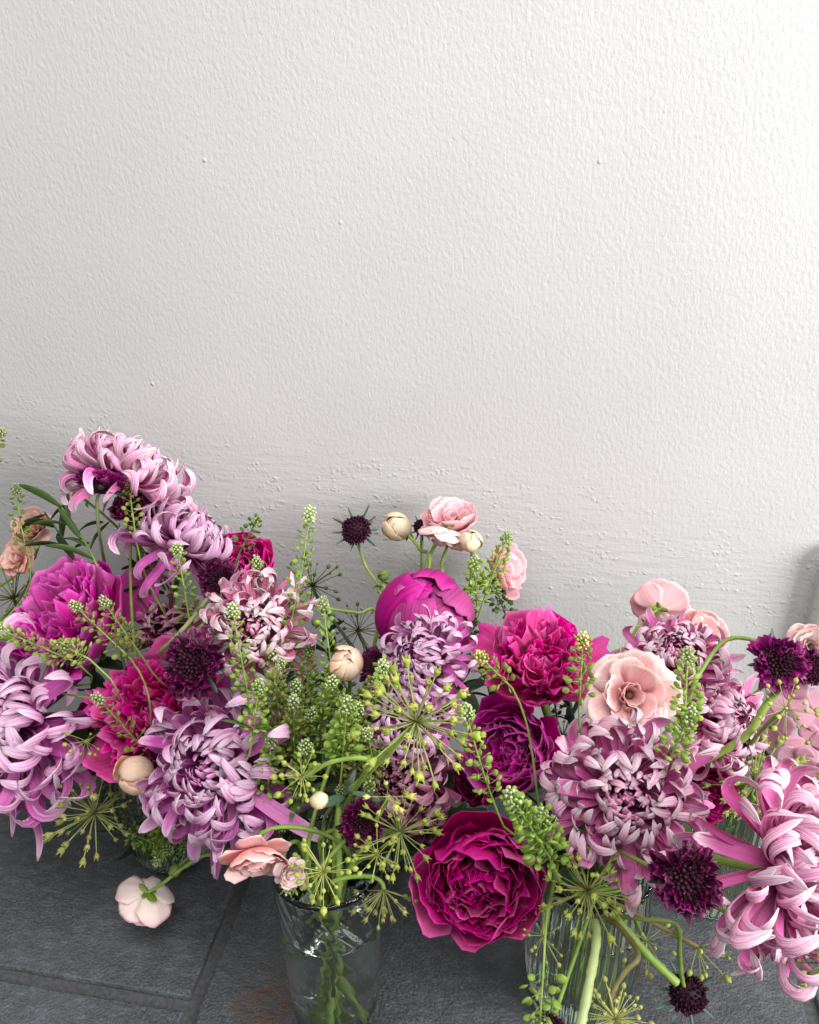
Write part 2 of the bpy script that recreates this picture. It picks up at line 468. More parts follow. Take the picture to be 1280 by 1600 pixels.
def petal(L=1.0, W=0.3, th0=60, th1=0, ease=1.0, hook=0, hook_at=0.65, cup=40, cup_tip=None, fan=0.0, tip=2.0, tipcut=0.0,
          ruff=0.0, rfreq=3.0, notch=0.0, wave=0.0, twist=0, thick=0.012, ns=10, nv=4, neck=0.35, seed=0, side=0.0, ridge=0.0, ridges=3.0):
    """A two-faced petal. Grows from the origin in the x (outwards) / z (axis) plane.
    W = half width, th = degrees from the axis, hook = extra bend near the tip, cup = half angle of the cross section."""
    rnd = random.Random(seed)
    cup_tip = cup if cup_tip is None else cup_tip
    ph = [rnd.uniform(0, 6.28) for _ in range(6)]
    # centre line, finely integrated
    K = 60
    rr, zz, th = [0.0], [0.0], []
    for k in range(K + 1):
        s = k / K
        a = th0 + (th1 - th0) * s ** ease
        if s > hook_at:
            q = (s - hook_at) / (1 - hook_at)
            a += hook * q * q * (3 - 2 * q) if q < 1 else hook
        th.append(R_(a))
    for k in range(K):
        a = 0.5 * (th[k] + th[k + 1])
        rr.append(rr[-1] + L / K * math.sin(a))
        zz.append(zz[-1] + L / K * math.cos(a))

    def at(s):
        s = min(max(s, 0.0), 1.0) * K
        k = min(int(s), K - 1)
        f = s - k
        return rr[k] * (1 - f) + rr[k + 1] * f, zz[k] * (1 - f) + zz[k + 1] * f, th[k] * (1 - f) + th[k + 1] * f
    V, UV = [], []
    rows = []
    for face in (0, 1):
        for i in range(ns + 1):
            s = i / ns
            # width outline
            if fan > 0:
                wd = W * (neck + (1 - neck) * min(1.0, s / fan) ** 0.8)
            else:
                wd = W * (neck + (1 - neck) * math.sin(min(1.0, s / 0.6) * math.pi / 2))
            if tip:
                wd *= max(0.0, 1 - s ** (tip * 2.2)) ** 0.5 if s < 1 else 0.0
                wd = max(wd, W * 0.10)
            cu = R_(cup + (cup_tip - cup) * s) * (wd / W if W else 1)
            cu = max(cu, 1e-3) if cu >= 0 else min(cu, -1e-3)
            for j in range(nv + 1):
                v = -1 + 2 * j / nv
                se = s * (1 - tipcut * abs(v) ** 2.4 + notch * (math.sin(v * rfreq * 1.7 + ph[0]) * 0.5 + math.sin(v * rfreq * 3.1 + ph[1]) * 0.5) * s
                          - (notch * 1.2 * math.exp(-(v / 0.22) ** 2) if notch else 0))
                r, z, a = at(se)
                lat = wd * math.sin(v * cu) / cu
                nrm = wd * (1 - math.cos(v * cu)) / cu
                nrm += ruff * s * s * (math.sin(v * rfreq + ph[2] + 2 * s) + 0.6 * math.sin(v * rfreq * 2.3 + ph[3] - 3 * s)) * (0.35 + abs(v) * 0.65)
                nrm += wave * math.sin(s * 7 + ph[4]) * s
                nrm += ridge * math.cos(v * math.pi * ridges + ph[5]) * min(1.0, 4 * s) * (1 - v * v)
                tw = R_(twist) * s
                lat, nrm = lat * math.cos(tw) - nrm * math.sin(tw), lat * math.sin(tw) + nrm * math.cos(tw)
                edge = (1 - abs(v) ** 4) * (1 - s ** 6)
                nrm += (0.5 if face else -0.5) * thick * (0.12 + 0.88 * edge)
                V.append((r - math.cos(a) * nrm, lat + side * s * s, z + math.sin(a) * nrm))
                UV.append((s, v, float(face)))
    F = []
    n1 = nv + 1
    off = (ns + 1) * n1
    for i in range(ns):
        for j in range(nv):
            a = i * n1 + j
            F.append((a, a + 1, a + n1 + 1, a + n1))
            b = off + a
            F.append((b, b + n1, b + n1 + 1, b + 1))
    for i in range(ns):
        a, b = i * n1, (i + 1) * n1
        F.append((a, b, b + off, a + off))
        a, b = i * n1 + nv, (i + 1) * n1 + nv
        F.append((b, a, a + off, b + off))
    for j in range(nv):
        a = ns * n1 + j
        F.append((a, a + 1, a + 1 + off, a + off))
        a = j
        F.append((a + 1, a, a + off, a + 1 + off))
    return V, F, UV


def tube_data(pts, r0, r1=None, sides=6, cap=True, wob=0.0):
    r1 = r0 if r1 is None else r1
    V, F = [], []
    n = len(pts)
    pts = [Vector(p) for p in pts]
    up = None
    for i, p in enumerate(pts):
        t = (pts[min(i + 1, n - 1)] - pts[max(i - 1, 0)]).normalized()
        if up is None:
            up = Vector((0, 0, 1)) if abs(t.z) < 0.9 else Vector((1, 0, 0))
        x = (up - t * up.dot(t)).normalized()
        up = x
        y = t.cross(x)
        r = (r0 + (r1 - r0) * i / max(1, n - 1)) * (1 + wob * math.sin(i * 2.7 + r0 * 9e4) + wob * math.sin(i * 1.3 + n))
        for k in range(sides):
            a = 2 * math.pi * k / sides
            V.append(p + x * (r * math.cos(a)) + y * (r * math.sin(a)))
    for i in range(n - 1):
        for k in range(sides):
            a, b = i * sides + k, i * sides + (k + 1) % sides
            F.append((a, b, b + sides, a + sides))
    if cap:
        F.append(tuple(reversed(range(sides))))
        F.append(tuple(range((n - 1) * sides, n * sides)))
    return V, F


def bez(p0, p1, p2, p3, n):
    o = []
    for i in range(n + 1):
        t = i / n
        o.append(p0 * (1 - t) ** 3 + p1 * 3 * t * (1 - t) ** 2 + p2 * 3 * t * t * (1 - t) + p3 * t ** 3)
    return o


def spline(pts, n=6):
    """Catmull-Rom through the points"""
    pts = [Vector(p) for p in pts]
    o = []
    for i in range(len(pts) - 1):
        a = pts[max(i - 1, 0)]
        b, c = pts[i], pts[i + 1]
        d = pts[min(i + 2, len(pts) - 1)]
        for k in range(n):
            t = k / n
            o.append(0.5 * ((2 * b) + (c - a) * t + (2 * a - 5 * b + 4 * c - d) * t * t + (3 * b - a - 3 * c + d) * t ** 3))
    o.append(pts[-1])
    return o


def tube(name, pts, r0, r1, material, parent=None, sides=6):
    o0 = parent.location if parent is not None else Vector((0, 0, 0))
    V, F = tube_data([Vector(p) - o0 for p in pts], r0, r1, sides, wob=0.07)
    return link(name, new_mesh(name, V, F, material), parent)


def lathe_data(prof, seg=8, fn=None):
    V, F = [], []
    for (r, z) in prof:
        for k in range(seg):
            a = 2 * math.pi * k / seg
            q = fn(a, z, r) if fn else r
            V.append((q * math.cos(a), q * math.sin(a), z))
    for i in range(len(prof) - 1):
        for k in range(seg):
            a, b = i * seg + k, i * seg + (k + 1) % seg
            F.append((a, b, b + seg, a + seg))
    return V, F


ICO = None


def blob_data(seg=6, rings=4):
    prof = [(max(0.02, math.sin(math.pi * i / rings)), -math.cos(math.pi * i / rings)) for i in range(rings + 1)]
    V, F = lathe_data(prof, seg)
    F.append(tuple(reversed(range(seg))))
    F.append(tuple(range(rings * seg, (rings + 1) * seg)))
    return V, F


class MB:
    def __init__(self):
        self.V, self.F = [], []

    def add(self, V, F, mtx=None):
        b = len(self.V)
        self.V += [mtx @ Vector(v) for v in V] if mtx is not None else [Vector(v) for v in V]
        self.F += [tuple(i + b for i in f) for f in F]

    def build(self, name, material, parent=None):
        o0 = parent.location if parent is not None else Vector((0, 0, 0))
        return link(name, new_mesh(name, [v - o0 for v in self.V], self.F, material), parent)


# ------------------------------------------------------------------ the setting
CORNER = 0.279


def grid_plane(name, o, u, v, nu, nv, material, parent=None):
    V = [Vector(o) + Vector(u) * (i / nu) + Vector(v) * (j / nv) for j in range(nv + 1) for i in range(nu + 1)]
    F = [(j * (nu + 1) + i, j * (nu + 1) + i + 1, (j + 1) * (nu + 1) + i + 1, (j + 1) * (nu + 1) + i) for j in range(nv) for i in range(nu)]
    return link(name, new_mesh(name, V, F, material), parent)


# back wall, running on behind a low plastered block that stands in the corner
def extrude_profile(prof, zs):
    n = len(prof)
    V = [(x, y, z) for z in zs for x, y in prof]
    F = [(j * n + i, j * n + i + 1, (j + 1) * n + i + 1, (j + 1) * n + i) for j in range(len(zs) - 1) for i in range(n - 1)]
    return V, F


def build_walls():
    V, F = extrude_profile([(-2.6 + i * 0.36, 0.0) for i in range(11)], [-0.01, 0.2, 0.5, 1.0, 1.6, 2.4])
    w = link('wall', new_mesh('wall', V, F, 'wall'))
    w['kind'] = 'structure'
    # low block: filleted into the wall, rounded front edge and rounded top edge
    prof = [(CORNER - 0.0075, 0.0008)]
    for k in range(1, 7):
        a = math.pi / 2 * k / 6
        prof.append((CORNER - 0.007 + 0.007 * math.sin(a), -0.0070 + 0.007 * math.cos(a)))
    prof += [(CORNER, -0.012), (CORNER, -0.014)]
    for k in range(1, 6):
        a = math.pi / 2 * k / 5
        prof.append((CORNER + 0.012 - 0.012 * math.cos(a), -0.014 - 0.012 * math.sin(a)))
    prof += [(0.6, -0.026), (1.0, -0.026)]
    H_ = 0.345
    V, F = extrude_profile(prof, [-0.01, 0.1, 0.2, 0.3, H_ - 0.012])
    n = len(prof)
    b = len(V) - n
    c = Vector((0.7, -0.002, 0))
    for (ins, z) in ((0.004, H_ - 0.004), (0.012, H_)):
        V += [((x - c.x) * (1 - ins / 0.42) + c.x, min(0.0008, (y - c.y) * (1 - ins / 0.12) + c.y), z) for x, y in prof]
    for r in range(2):
        F += [(b + r * n + i, b + r * n + i + 1, b + (r + 1) * n + i + 1, b + (r + 1) * n + i) for i in range(n - 1)]
    V.append((0.99, 0.0008, H_))
    F.append(tuple(range(b + 2 * n, b + 3 * n)) + (len(V) - 1,))
    w2 = link('wall_plinth', new_mesh('wall_plinth', V, F, 'wall'))
    w2['kind'] = 'structure'


build_walls()

floor = grid_plane('floor', (-2.6, -2.4, -0.0050), (4.8, 0, 0), (0, 2.4, 0), 4, 4, 'grout')
floor['kind'] = 'structure'


def slate_tile(x0, x1, y0, y1, seed):
    rnd = random.Random(seed)
    # wavy cleft edge, bevelled down into the joint
    n = 26
    loop = []
    for (a, b) in (((x0, y0), (x1, y0)), ((x1, y0), (x1, y1)), ((x1, y1), (x0, y1)), ((x0, y1), (x0, y0))):
        for k in range(n):
            t = k / n
            loop.append([a[0] + (b[0] - a[0]) * t, a[1] + (b[1] - a[1]) * t])
    cx, cy = (x0 + x1) / 2, (y0 + y1) / 2
    N_ = len(loop)
    ph = [rnd.uniform(0, 6.28) for _ in range(4)]
    out = []
    for i, (x, y) in enumerate(loop):
        a = i / N_ * 2 * math.pi
        j = 0.0009 * (math.sin(a * 17 + ph[0]) + 0.7 * math.sin(a * 41 + ph[1]) + 0.5 * math.sin(a * 83 + ph[2]))
        d = Vector((x - cx, y - cy))
        l = d.length
        out.append(Vector((x, y)) - d / l * abs(j))
    V, F = [], []
    for inset, z in ((0.0, -0.009), (0.0003, -0.003), (0.0013, -0.0008), (0.003, 0.0)):
        for p in out:
            d = Vector((cx, cy)) - p
            sx = inset * (1 if d.x > 0 else -1)
            sy = inset * (1 if d.y > 0 else -1)
            V.append((p.x + sx, p.y + sy, z))
    for r in range(3):
        for i in range(N_):
            a, b = r * N_ + i, r * N_ + (i + 1) % N_
            F.append((a, b, b + N_, a + N_))
    F.append(tuple(range(3 * N_, 4 * N_)))
    return link('slate_tile', new_mesh('slate_tile', V, F, 'slate', smooth=False), floor)


GW = 0.0047
xs = [-1.88, -1.34, -0.8, -0.26, 0.28, 0.82, 1.36]
sd = 0
for i in range(len(xs) - 1):
    # columns are laid with staggered cross joints
    ys = [-0.002, -0.322, -0.86, -1.4] if xs[i] < -0.3 else ([-0.002, -0.50, -1.04, -1.5] if xs[i] < 0.0 else [-0.002, -0.40, -0.94, -1.5])
    for j in range(len(ys) - 1):
        sd += 1
        slate_tile(xs[i] + GW, xs[i + 1] - GW, ys[j + 1] + GW, ys[j] - (GW if j else 0), sd)


# ------------------------------------------------------------------ vases
def vase(loc, label, rad, height, profile, ribs, amp, twist, water_z, group=None, segs=0):
    root = thing('glass_vase', Vector(loc), label, 'vase', group)
    seg = segs or ribs * 6

    def rib(a, z, r):
        q = 0.5 + 0.5 * math.cos(ribs * (a + twist * z)) if twist else abs(math.sin(0.5 * ribs * a))
        if twist:
            k = min(1.0, max(0.0, (z - water_z + 0.02) / 0.03))
            q = 0.6 + (q - 0.6) * (0.38 + 0.62 * k)
        return r * (1 + amp * (q - 0.6) * (1 if z > 0.004 else 0.3))
    outer = [(r * rad, z * height) for r, z in profile]
    # densify
    o2 = []
    for (a, b) in zip(outer[:-1], outer[1:]):
        k = max(1, int(abs(b[1] - a[1]) / 0.004))
        for i in range(k):
            t = i / k
            o2.append((a[0] + (b[0] - a[0]) * t, a[1] + (b[1] - a[1]) * t))
    o2.append(outer[-1])
    V, F = lathe_data(o2, seg, rib)
    n = len(o2)
    base = len(V)
    wall_t = 0.0028
    inner = [(r - wall_t, z) for r, z in o2 if z > 0.007][::-1]
    inner[0] = (o2[-1][0] - wall_t * 0.8, o2[-1][1])
    inner.append((inner[-1][0] * 0.7, 0.0072))
    inner.append((0.0015, 0.0068))
    V2, F2 = lathe_data(inner, seg)
    V += V2
    F += [tuple(i + base for i in f) for f in F2]
    for k in range(seg):   # rim
        a, b = (n - 1) * seg + k, (n - 1) * seg + (k + 1) % seg
        F.append((a, b, base + (k + 1) % seg, base + k))
    F.append(tuple(reversed(range(seg))))
    e = base + (len(inner) - 1) * seg
    F.append(tuple(range(e, e + seg)))
    link('glass_body', new_mesh('glass_body', V, F, 'glass'), root)
    wp = [(0.0015, 0.0064)] + [(r + 0.0005, z) for r, z in inner[::-1] if 0.0072 <= z < water_z]
    wp[1] = (wp[1][0], 0.0064)
    rt_ = wp[-1][0]
    wp += [(rt_ + 0.0001, water_z), (rt_ * 0.94, water_z - 0.0008), (0.002, water_z - 0.0009)]
    V, F = lathe_data(wp, 64)
    F.append(tuple(reversed(range(64))))
    F.append(tuple(range((len(wp) - 1) * 64, len(wp) * 64)))
    link('water', new_mesh('water', V, F, 'water'), root)
    return root


TUMBLER = [(0.70, 0.0), (0.79, 0.008), (0.83, 0.03), (0.88, 0.25), (0.94, 0.6), (0.99, 0.9), (1.0, 1.0)]
BOWL = [(0.62, 0.0), (0.74, 0.012), (0.84, 0.05), (0.92, 0.15), (0.98, 0.35), (1.0, 0.55), (0.97, 0.8), (0.93, 1.0)]
VS = {
    'a': dict(loc=Vector((-0.1315, -0.3127, 0.0015)), r=0.0425, h=0.198),
    'b': dict(loc=Vector((0.0746, -0.2533, 0.0015)), r=0.050, h=0.165),
    'c': dict(loc=Vector((-0.3450, -0.1620, 0.0015)), r=0.050, h=0.165),
    'd': dict(loc=Vector((0.2060, -0.1300, 0.0015)), r=0.046, h=0.165),
    'f': dict(loc=Vector((-0.1250, -0.1250, 0.0015)), r=0.050, h=0.165),
    'e': dict(loc=Vector((-0.62, -0.13, 0.0015)), r=0.050, h=0.165),
}
vase(VS['a']['loc'], 'tall clear glass vase with twisting ribs, water and green stems', VS['a']['r'], VS['a']['h'], TUMBLER, 20, 0.013, 14.0, 0.138, segs=240)
vase(VS['b']['loc'], 'rounded glass vase with fine vertical flutes on the slate beside the crimson peony', VS['b']['r'], VS['b']['h'], BOWL, 40, 0.035, 0.0, 0.115, segs=240)
vase(VS['c']['loc'], 'fluted glass vase in deep shade behind the white hellebore', VS['c']['r'], VS['c']['h'], BOWL, 40, 0.035, 0.0, 0.11, segs=240)
vase(VS['d']['loc'], 'fluted glass vase hidden behind the mauve hydrangea at the wall corner', VS['d']['r'], VS['d']['h'], BOWL, 40, 0.035, 0.0, 0.11, segs=240)
vase(VS['e']['loc'], 'fluted glass vase behind the large lilac chrysanthemum at the arrangement end', VS['e']['r'], VS['e']['h'], BOWL, 40, 0.035, 0.0, 0.11, segs=240)
vase(VS['f']['loc'], 'fluted glass vase standing at the wall behind the ribbed vase', VS['f']['r'], VS['f']['h'], BOWL, 40, 0.035, 0.0, 0.11, segs=240)

STEMN = [0]


def stem_route(head, axis, vk, rnd, shallow=False):
    """centre line from the bottom of a vase up through its mouth to the flower head"""
    v = VS[vk]
    STEMN[0] += 1
    a = STEMN[0] * 2.399963
    k = 0.75 * math.sqrt((STEMN[0] % 17 + 0.5) / 17)
    mo = v['loc'] + Vector((math.cos(a) * v['r'] * k, math.sin(a) * v['r'] * k, v['h']))
    dirh = Vector((head.x - mo.x, head.y - mo.y, 0))
    if dirh.length > 1e-4:
        dirh.normalize()
    mo = mo + dirh * v['r'] * 0.15
    z0 = 0.012 if not shallow else rnd.uniform(0.07, 0.125)
    bo = v['loc'] + Vector((-math.cos(a) * v['r'] * 0.45, -math.sin(a) * v['r'] * 0.45, z0)) - dirh * v['r'] * 0.2
    up = (mo - bo).normalized()
    d = (head - mo).length
    back = -Vector(axis).normalized()
    pts = bez(bo, bo + (mo - bo) * 0.33, mo - up * 0.03, mo, 5)[:-1]
    pts += bez(mo, mo + up * d * 0.35, head + (back * 0.75 + Vector((0, 0, -0.3))).normalized() * d * 0.4, head, 12)
    return pts, bo


def hero_route(pix, vk, rnd, head):
    """visible stems: traced through given points (x, y, w), then down into the vase"""
    pts = [P(*q) for q in pix]
    v = VS[vk]
    STEMN[0] += 1
    a = STEMN[0] * 2.4
    k = 0.5
    mo = v['loc'] + Vector((math.cos(a) * v['r'] * k, math.sin(a) * v['r'] * k, v['h'] - 0.002))
    bo = v['loc'] + Vector((-math.cos(a) * v['r'] * 0.4, -math.sin(a) * v['r'] * 0.4, 0.012))
    return spline([bo, bo.lerp(mo, 0.6), mo] + pts[::-1] + [head], 6), bo


# ------------------------------------------------------------------ petal banks (unit size, shared by all blooms of a kind)
BANK = {}


def bank(key, material, variants):
    k = (key, material)
    if k not in BANK:
        BANK[k] = [new_mesh('petal', V, F, material, puv=U) for V, F, U in (petal(**kw) for kw in variants)]
    return BANK[k]


def mum_variants(ring):
    r = random.Random(ring * 77 + 5)
    o = []
    for k in range(8):
        u = r.uniform
        if ring == 0:      # centre whorl, closed over
            o.append(dict(L=u(.22, .30), W=u(.032, .042), th0=u(28, 42), th1=u(-70, -35), ease=1.2, cup=75, tip=2.0, ns=8, nv=4, neck=.7, seed=k, thick=.008))
        elif ring == 1:
            o.append(dict(L=u(.36, .46), W=u(.046, .058), th0=u(46, 58), th1=u(-62, -22), ease=1.4, cup=85, cup_tip=75, tip=1.8, ns=10, nv=6, neck=.65, seed=k, side=u(-.06, .06), thick=.008))
        elif ring == 2:
            o.append(dict(L=u(.54, .70), W=u(.052, .064), th0=u(62, 76), th1=u(-105, -45), ease=1.5, cup=95, cup_tip=60, tip=1.9, ridge=.006, ns=12, nv=8, neck=.6, seed=k, side=u(-.10, .10), twist=u(-25, 25), thick=.008))
        elif ring == 3:
            o.append(dict(L=u(.76, .94), W=u(.060, .076), th0=u(78, 94), th1=u(-125, -25), ease=1.7, cup=100, cup_tip=40, tip=2.0, ridge=.008, ns=14, nv=8, neck=.55, seed=k, side=u(-.20, .20), twist=u(-45, 45), wave=.01, thick=.008))
        elif ring == 4:
            o.append(dict(L=u(.98, 1.2), W=u(.068, .088), th0=u(90, 108), th1=u(10, 60), ease=1.3, hook=u(-210, -60), hook_at=.5, cup=95, cup_tip=30, tip=2.1, ridge=.010, ns=16, nv=8, neck=.5, seed=k, side=u(-.28, .28), twist=u(-60, 60), wave=.012, thick=.008))
        else:              # long loose outer ribbons
            o.append(dict(L=u(1.05, 1.32), W=u(.074, .096), th0=u(100, 124), th1=u(60, 120), ease=1.0, hook=u(-240, -90) if k % 4 else u(60, 150), hook_at=.55, cup=85, cup_tip=20, tip=2.2, ridge=.010, ns=17, nv=8, neck=.45, seed=k, side=u(-.34, .34), twist=u(-80, 80), wave=.014, thick=.008))
    return o


def head_matrix(px, py, w, rpx, axis, spin):
    c = P(px, py, w)
    R = rpx * depth(c) / FPX
    return c, R, Matrix.Translation(c) @ frame(axis, spin) @ Matrix.Scale(R, 4)


def place(name, me, root, hm, phi, off, tilt=0.0, roll=0.0, sc=1.0, scz=None):
    l = hm @ Matrix.Rotation(phi, 4, 'Z') @ Matrix.Translation(Vector(off)) @ Matrix.Rotation(tilt, 4, 'Y') @ Matrix.Rotation(roll, 4, 'X') @ Matrix.Diagonal((sc, sc if scz is None else scz, sc, 1))
    l = Matrix.Translation(-root.location) @ l
    return link(name, me, root, l)


def world_axis(f):
    return Vector((f[0], -f[1], f[2])).normalized()


GA = 2.399963


def finish_stem(root_args, head, axis, vk, rnd, hero, r0, r1, smat, shallow=False, sides=6):
    if hero:
        pts, bo = hero_route(hero, vk, rnd, head)
    else:
        pts, bo = stem_route(head, axis, vk, rnd, shallow)
    root = thing(root_args[0], bo, *root_args[1:])
    tube('stem', pts, r0, r1, smat, root, sides)
    return root


def calyx(root, hm, rnd, n=8, L=.5, W=.06, th0=95, th1=70, z=-0.1, material='leaf_blue', r0=.05, name='bract'):
    for k in range(n):
        b = bank('calyx%d' % (k % 3) + str((L, W, th0, th1)), material, [dict(L=L, W=W, th0=th0, th1=th1, cup=30, tip=1.3, ns=6, nv=2, neck=.6, thick=.015, seed=k)])
        place(name, b[0], root, hm, k * 2 * math.pi / n + rnd.uniform(-.2, .2), (r0, 0, z), rnd.uniform(-.2, .25), rnd.uniform(-.3, .3), rnd.uniform(.75, 1.15))


def cone_cap(root, hm, name, material, r=.14, z0=-.22, z1=0.02):
    V, F = lathe_data([(.035, z0), (.06, z0 + .03), (r * .8, (z0 + z1) / 2), (r, z1), (r * .6, z1 + .03), (.01, z1 + .035)], 12)
    o = link(name, new_mesh(name, V, F, material), root, Matrix.Translation(-root.location) @ hm)
    return o


def chrysanthemum(px, py, w, rpx, f, vk, label, material='mum_pink', seed=0, counts=(26, 38, 52, 60, 54, 26), hero=None, strays=(), dome=1.0):
    rnd = random.Random(seed)
    ax = world_axis(f)
    c, R, hm = head_matrix(px, py, w, rpx, ax, rnd.uniform(0, 6.28))
    root = finish_stem(('chrysanthemum', label, 'flower', 'pink chrysanthemums'), c - ax * R * .18, ax, vk, rnd, hero, .0032, .0028, 'stem')
    cone_cap(root, hm, 'calyx', 'stem', .16, -.20, -.02)
    i = 0
    for ring, n in enumerate(counts):
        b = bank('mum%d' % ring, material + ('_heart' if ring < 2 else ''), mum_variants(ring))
        for k in range(n):
            i += 1
            t = (k + .5) / n
            r0 = [.015, .05, .085, .115, .14, .15][ring] + .02 * t
            z0 = [.13, .11, .06, .0, -.06, -.10][ring] - .03 * t
            place('petal', rnd.choice(b), root, hm, i * GA + rnd.uniform(-.12, .12), (r0, 0, z0 * dome), rnd.uniform(-1, 1) * [.10, .12, .14, .18, .24, .28][ring] + (t - .5) * .12, rnd.uniform(-1, 1) * [.3, .4, .5, .55, .6, .6][ring], rnd.uniform(.86, 1.12))
    inv = hm.to_3x3().inverted()
    for (tx, ty, tw, lsc, hook) in strays:     # hand placed long ribbons: aimed at a point
        d = inv @ (P(tx, ty, tw) - c)
        phi = math.atan2(d.y, d.x)
        el = math.degrees(math.atan2(math.hypot(d.x, d.y), d.z))
        L_ = max(0.6, d.length * lsc)
        V, F, U = petal(L=L_, W=.100, th0=el - 14, th1=el + 14, hook=hook, hook_at=.66, cup=80, cup_tip=22, tip=2.3, ridge=.010, ns=20, nv=8, neck=.5, wave=.012, thick=.009, seed=int(tx), twist=rnd.uniform(-25, 25))
        place('petal', new_mesh('petal', V, F, material, puv=U), root, hm, phi, (.1, 0, -.03))
    return root


# ------------------------------------------------------------------ peonies
def peony_variants(kind):
    r = random.Random(hash(kind) % 1 + len(kind) * 13)
    o = []
    for k in range(6):
        u = r.uniform
        base = dict(ns=10, nv=10, thick=.012, seed=k * 11 + len(kind), tip=0)
        if kind == 'guard':
            base.update(L=u(.95, 1.1), W=u(.46, .56), th0=u(84, 96), th1=u(-8, 20), ease=.9, cup=58, cup_tip=44, fan=.58, neck=.25, tipcut=.34, ruff=.05, rfreq=4.0, notch=.06)
        elif kind == 'cup':
            base.update(L=u(.90, 1.02), W=u(.42, .50), th0=u(70, 82), th1=u(-22, 6), ease=1.0, cup=58, cup_tip=50, fan=.6, neck=.25, tipcut=.30, ruff=.055, rfreq=4.4, notch=.09)
        elif kind == 'mid':
            base.update(L=u(.74, .88), W=u(.26, .34), th0=u(48, 62), th1=u(-14, 16), ease=1.0, cup=52, cup_tip=40, fan=.7, neck=.22, tipcut=.26, ruff=.07, rfreq=4.8, notch=.12)
        elif kind == 'inner':
            base.update(L=u(.58, .70), W=u(.18, .26), th0=u(22, 38), th1=u(-35, -8), ease=1.0, cup=50, cup_tip=30, fan=.75, neck=.2, tipcut=.22, ruff=.07, rfreq=5.2, notch=.15)
        elif kind == 'heart':
            base.update(L=u(.42, .54), W=u(.13, .20), th0=u(4, 18), th1=u(-55, -25), ease=1.0, cup=55, cup_tip=25, fan=.75, neck=.2, tipcut=.2, ruff=.06, rfreq=5.0, notch=.12)
        elif kind == 'spray':   # loose upright ruffled petals of the blown blooms
            base.update(L=u(.78, 1.0), W=u(.17, .27), th0=u(30, 52), th1=u(-6, 30), ease=1.0, cup=55, cup_tip=15, fan=.8, neck=.2, tipcut=.26, ruff=.075, rfreq=4.8, notch=.13, twist=u(-20, 20), side=u(-.12, .12))
        elif kind == 'wrap':    # closed bud
            base.update(L=u(2.55, 2.75), W=u(.58, .80), th0=92, th1=u(-112, -86), ease=1.0, cup=58, cup_tip=62, fan=.55, neck=.3, tipcut=.20, ruff=.022, rfreq=4.0, notch=.04, ridge=.008, ridges=4.0, ns=16, nv=12, thick=.015)
        elif kind == 'flop':
            base.update(L=u(1.0, 1.15), W=u(.36, .46), th0=u(92, 104), th1=u(60, 100), ease=1.0, cup=45, cup_tip=15, fan=.65, neck=.25, tipcut=.34, ruff=.10, rfreq=4.2, notch=.08, ridge=.014, ridges=4.0)
        o.append(base)
    return o


def peony(px, py, w, rpx, f, vk, label, material='peony_magenta', style='rosette', seed=0, hero=None, name='peony', only=None):
    rnd = random.Random(seed)
    ax = world_axis(f)
    c, R, hm = head_matrix(px, py, w, rpx, ax, rnd.uniform(0, 6.28))
    zc = -.55 if style != 'bud' else -.88
    hm = hm @ Matrix.Translation((0, 0, zc))
    base = hm @ Vector((0, 0, 0))
    root = finish_stem((name, label, 'flower', 'magenta peonies' if style != 'bud' else None), base - ax * R * .05, ax, vk, rnd, hero, .0042, .0036, 'stem')
    plan = {
        'rosette': [('heart', 14, .05, .02, 0), ('inner', 20, .08, .0, .04), ('mid', 18, .12, -.02, .05), ('cup', 14, .14, -.05, .0), ('guard', 11, .14, -.08, -.02)],
        'spray': [('heart', 10, .04, .04, 0), ('inner', 18, .08, .02, .06), ('spray', 48, .14, .0, .06), ('mid', 12, .16, -.02, .14), ('guard', 7, .15, -.06, .08), ('flop', 2, .15, -.08, .05)],
        'half': [('heart', 12, .05, .02, 0), ('inner', 20, .07, .0, .03), ('mid', 20, .10, -.02, -.06), ('cup', 18, .13, -.04, -.12), ('guard', 5, .13, -.08, -.10)],
        'bud': [('wrap', 18, .02, .0, 0.0)],
    }[style]
    if style != 'bud':
        cone_cap(root, hm, 'calyx', 'sepal', .16, -.14, .05)
    i = 0
    for kind, n, r0, z0, til in plan:
        b = bank('peony_' + kind, material, peony_variants(kind))
        for k in range(n):
            i += 1
            if style == 'bud':
                q = k / n
                place('petal', rnd.choice(b), root, hm, i * GA + rnd.uniform(-.2, .2), (0, 0, -.006 * k), .07 * rnd.uniform(-1, 1), rnd.uniform(-.32, .32), .90 + .10 * q)
            else:
                place('petal', rnd.choice(b), root, hm, i * GA + rnd.uniform(-.25, .25), (r0, 0, z0), til + rnd.uniform(-.18, .18), rnd.uniform(-.35, .35), rnd.uniform(.84, 1.12))
    # green sepals and one or two leaflets under the head
    for k in range(4):
        b = bank('sepal', 'sepal', [dict(L=.5, W=.12, th0=110, th1=60, cup=40, tip=1.6, ns=6, nv=3, neck=.5, seed=3)])
        place('sepal', b[0], root, hm, k * 1.57 + .3, (.05, 0, -.1), rnd.uniform(-.2, .2), 0, rnd.uniform(.7, 1.0))
    return root


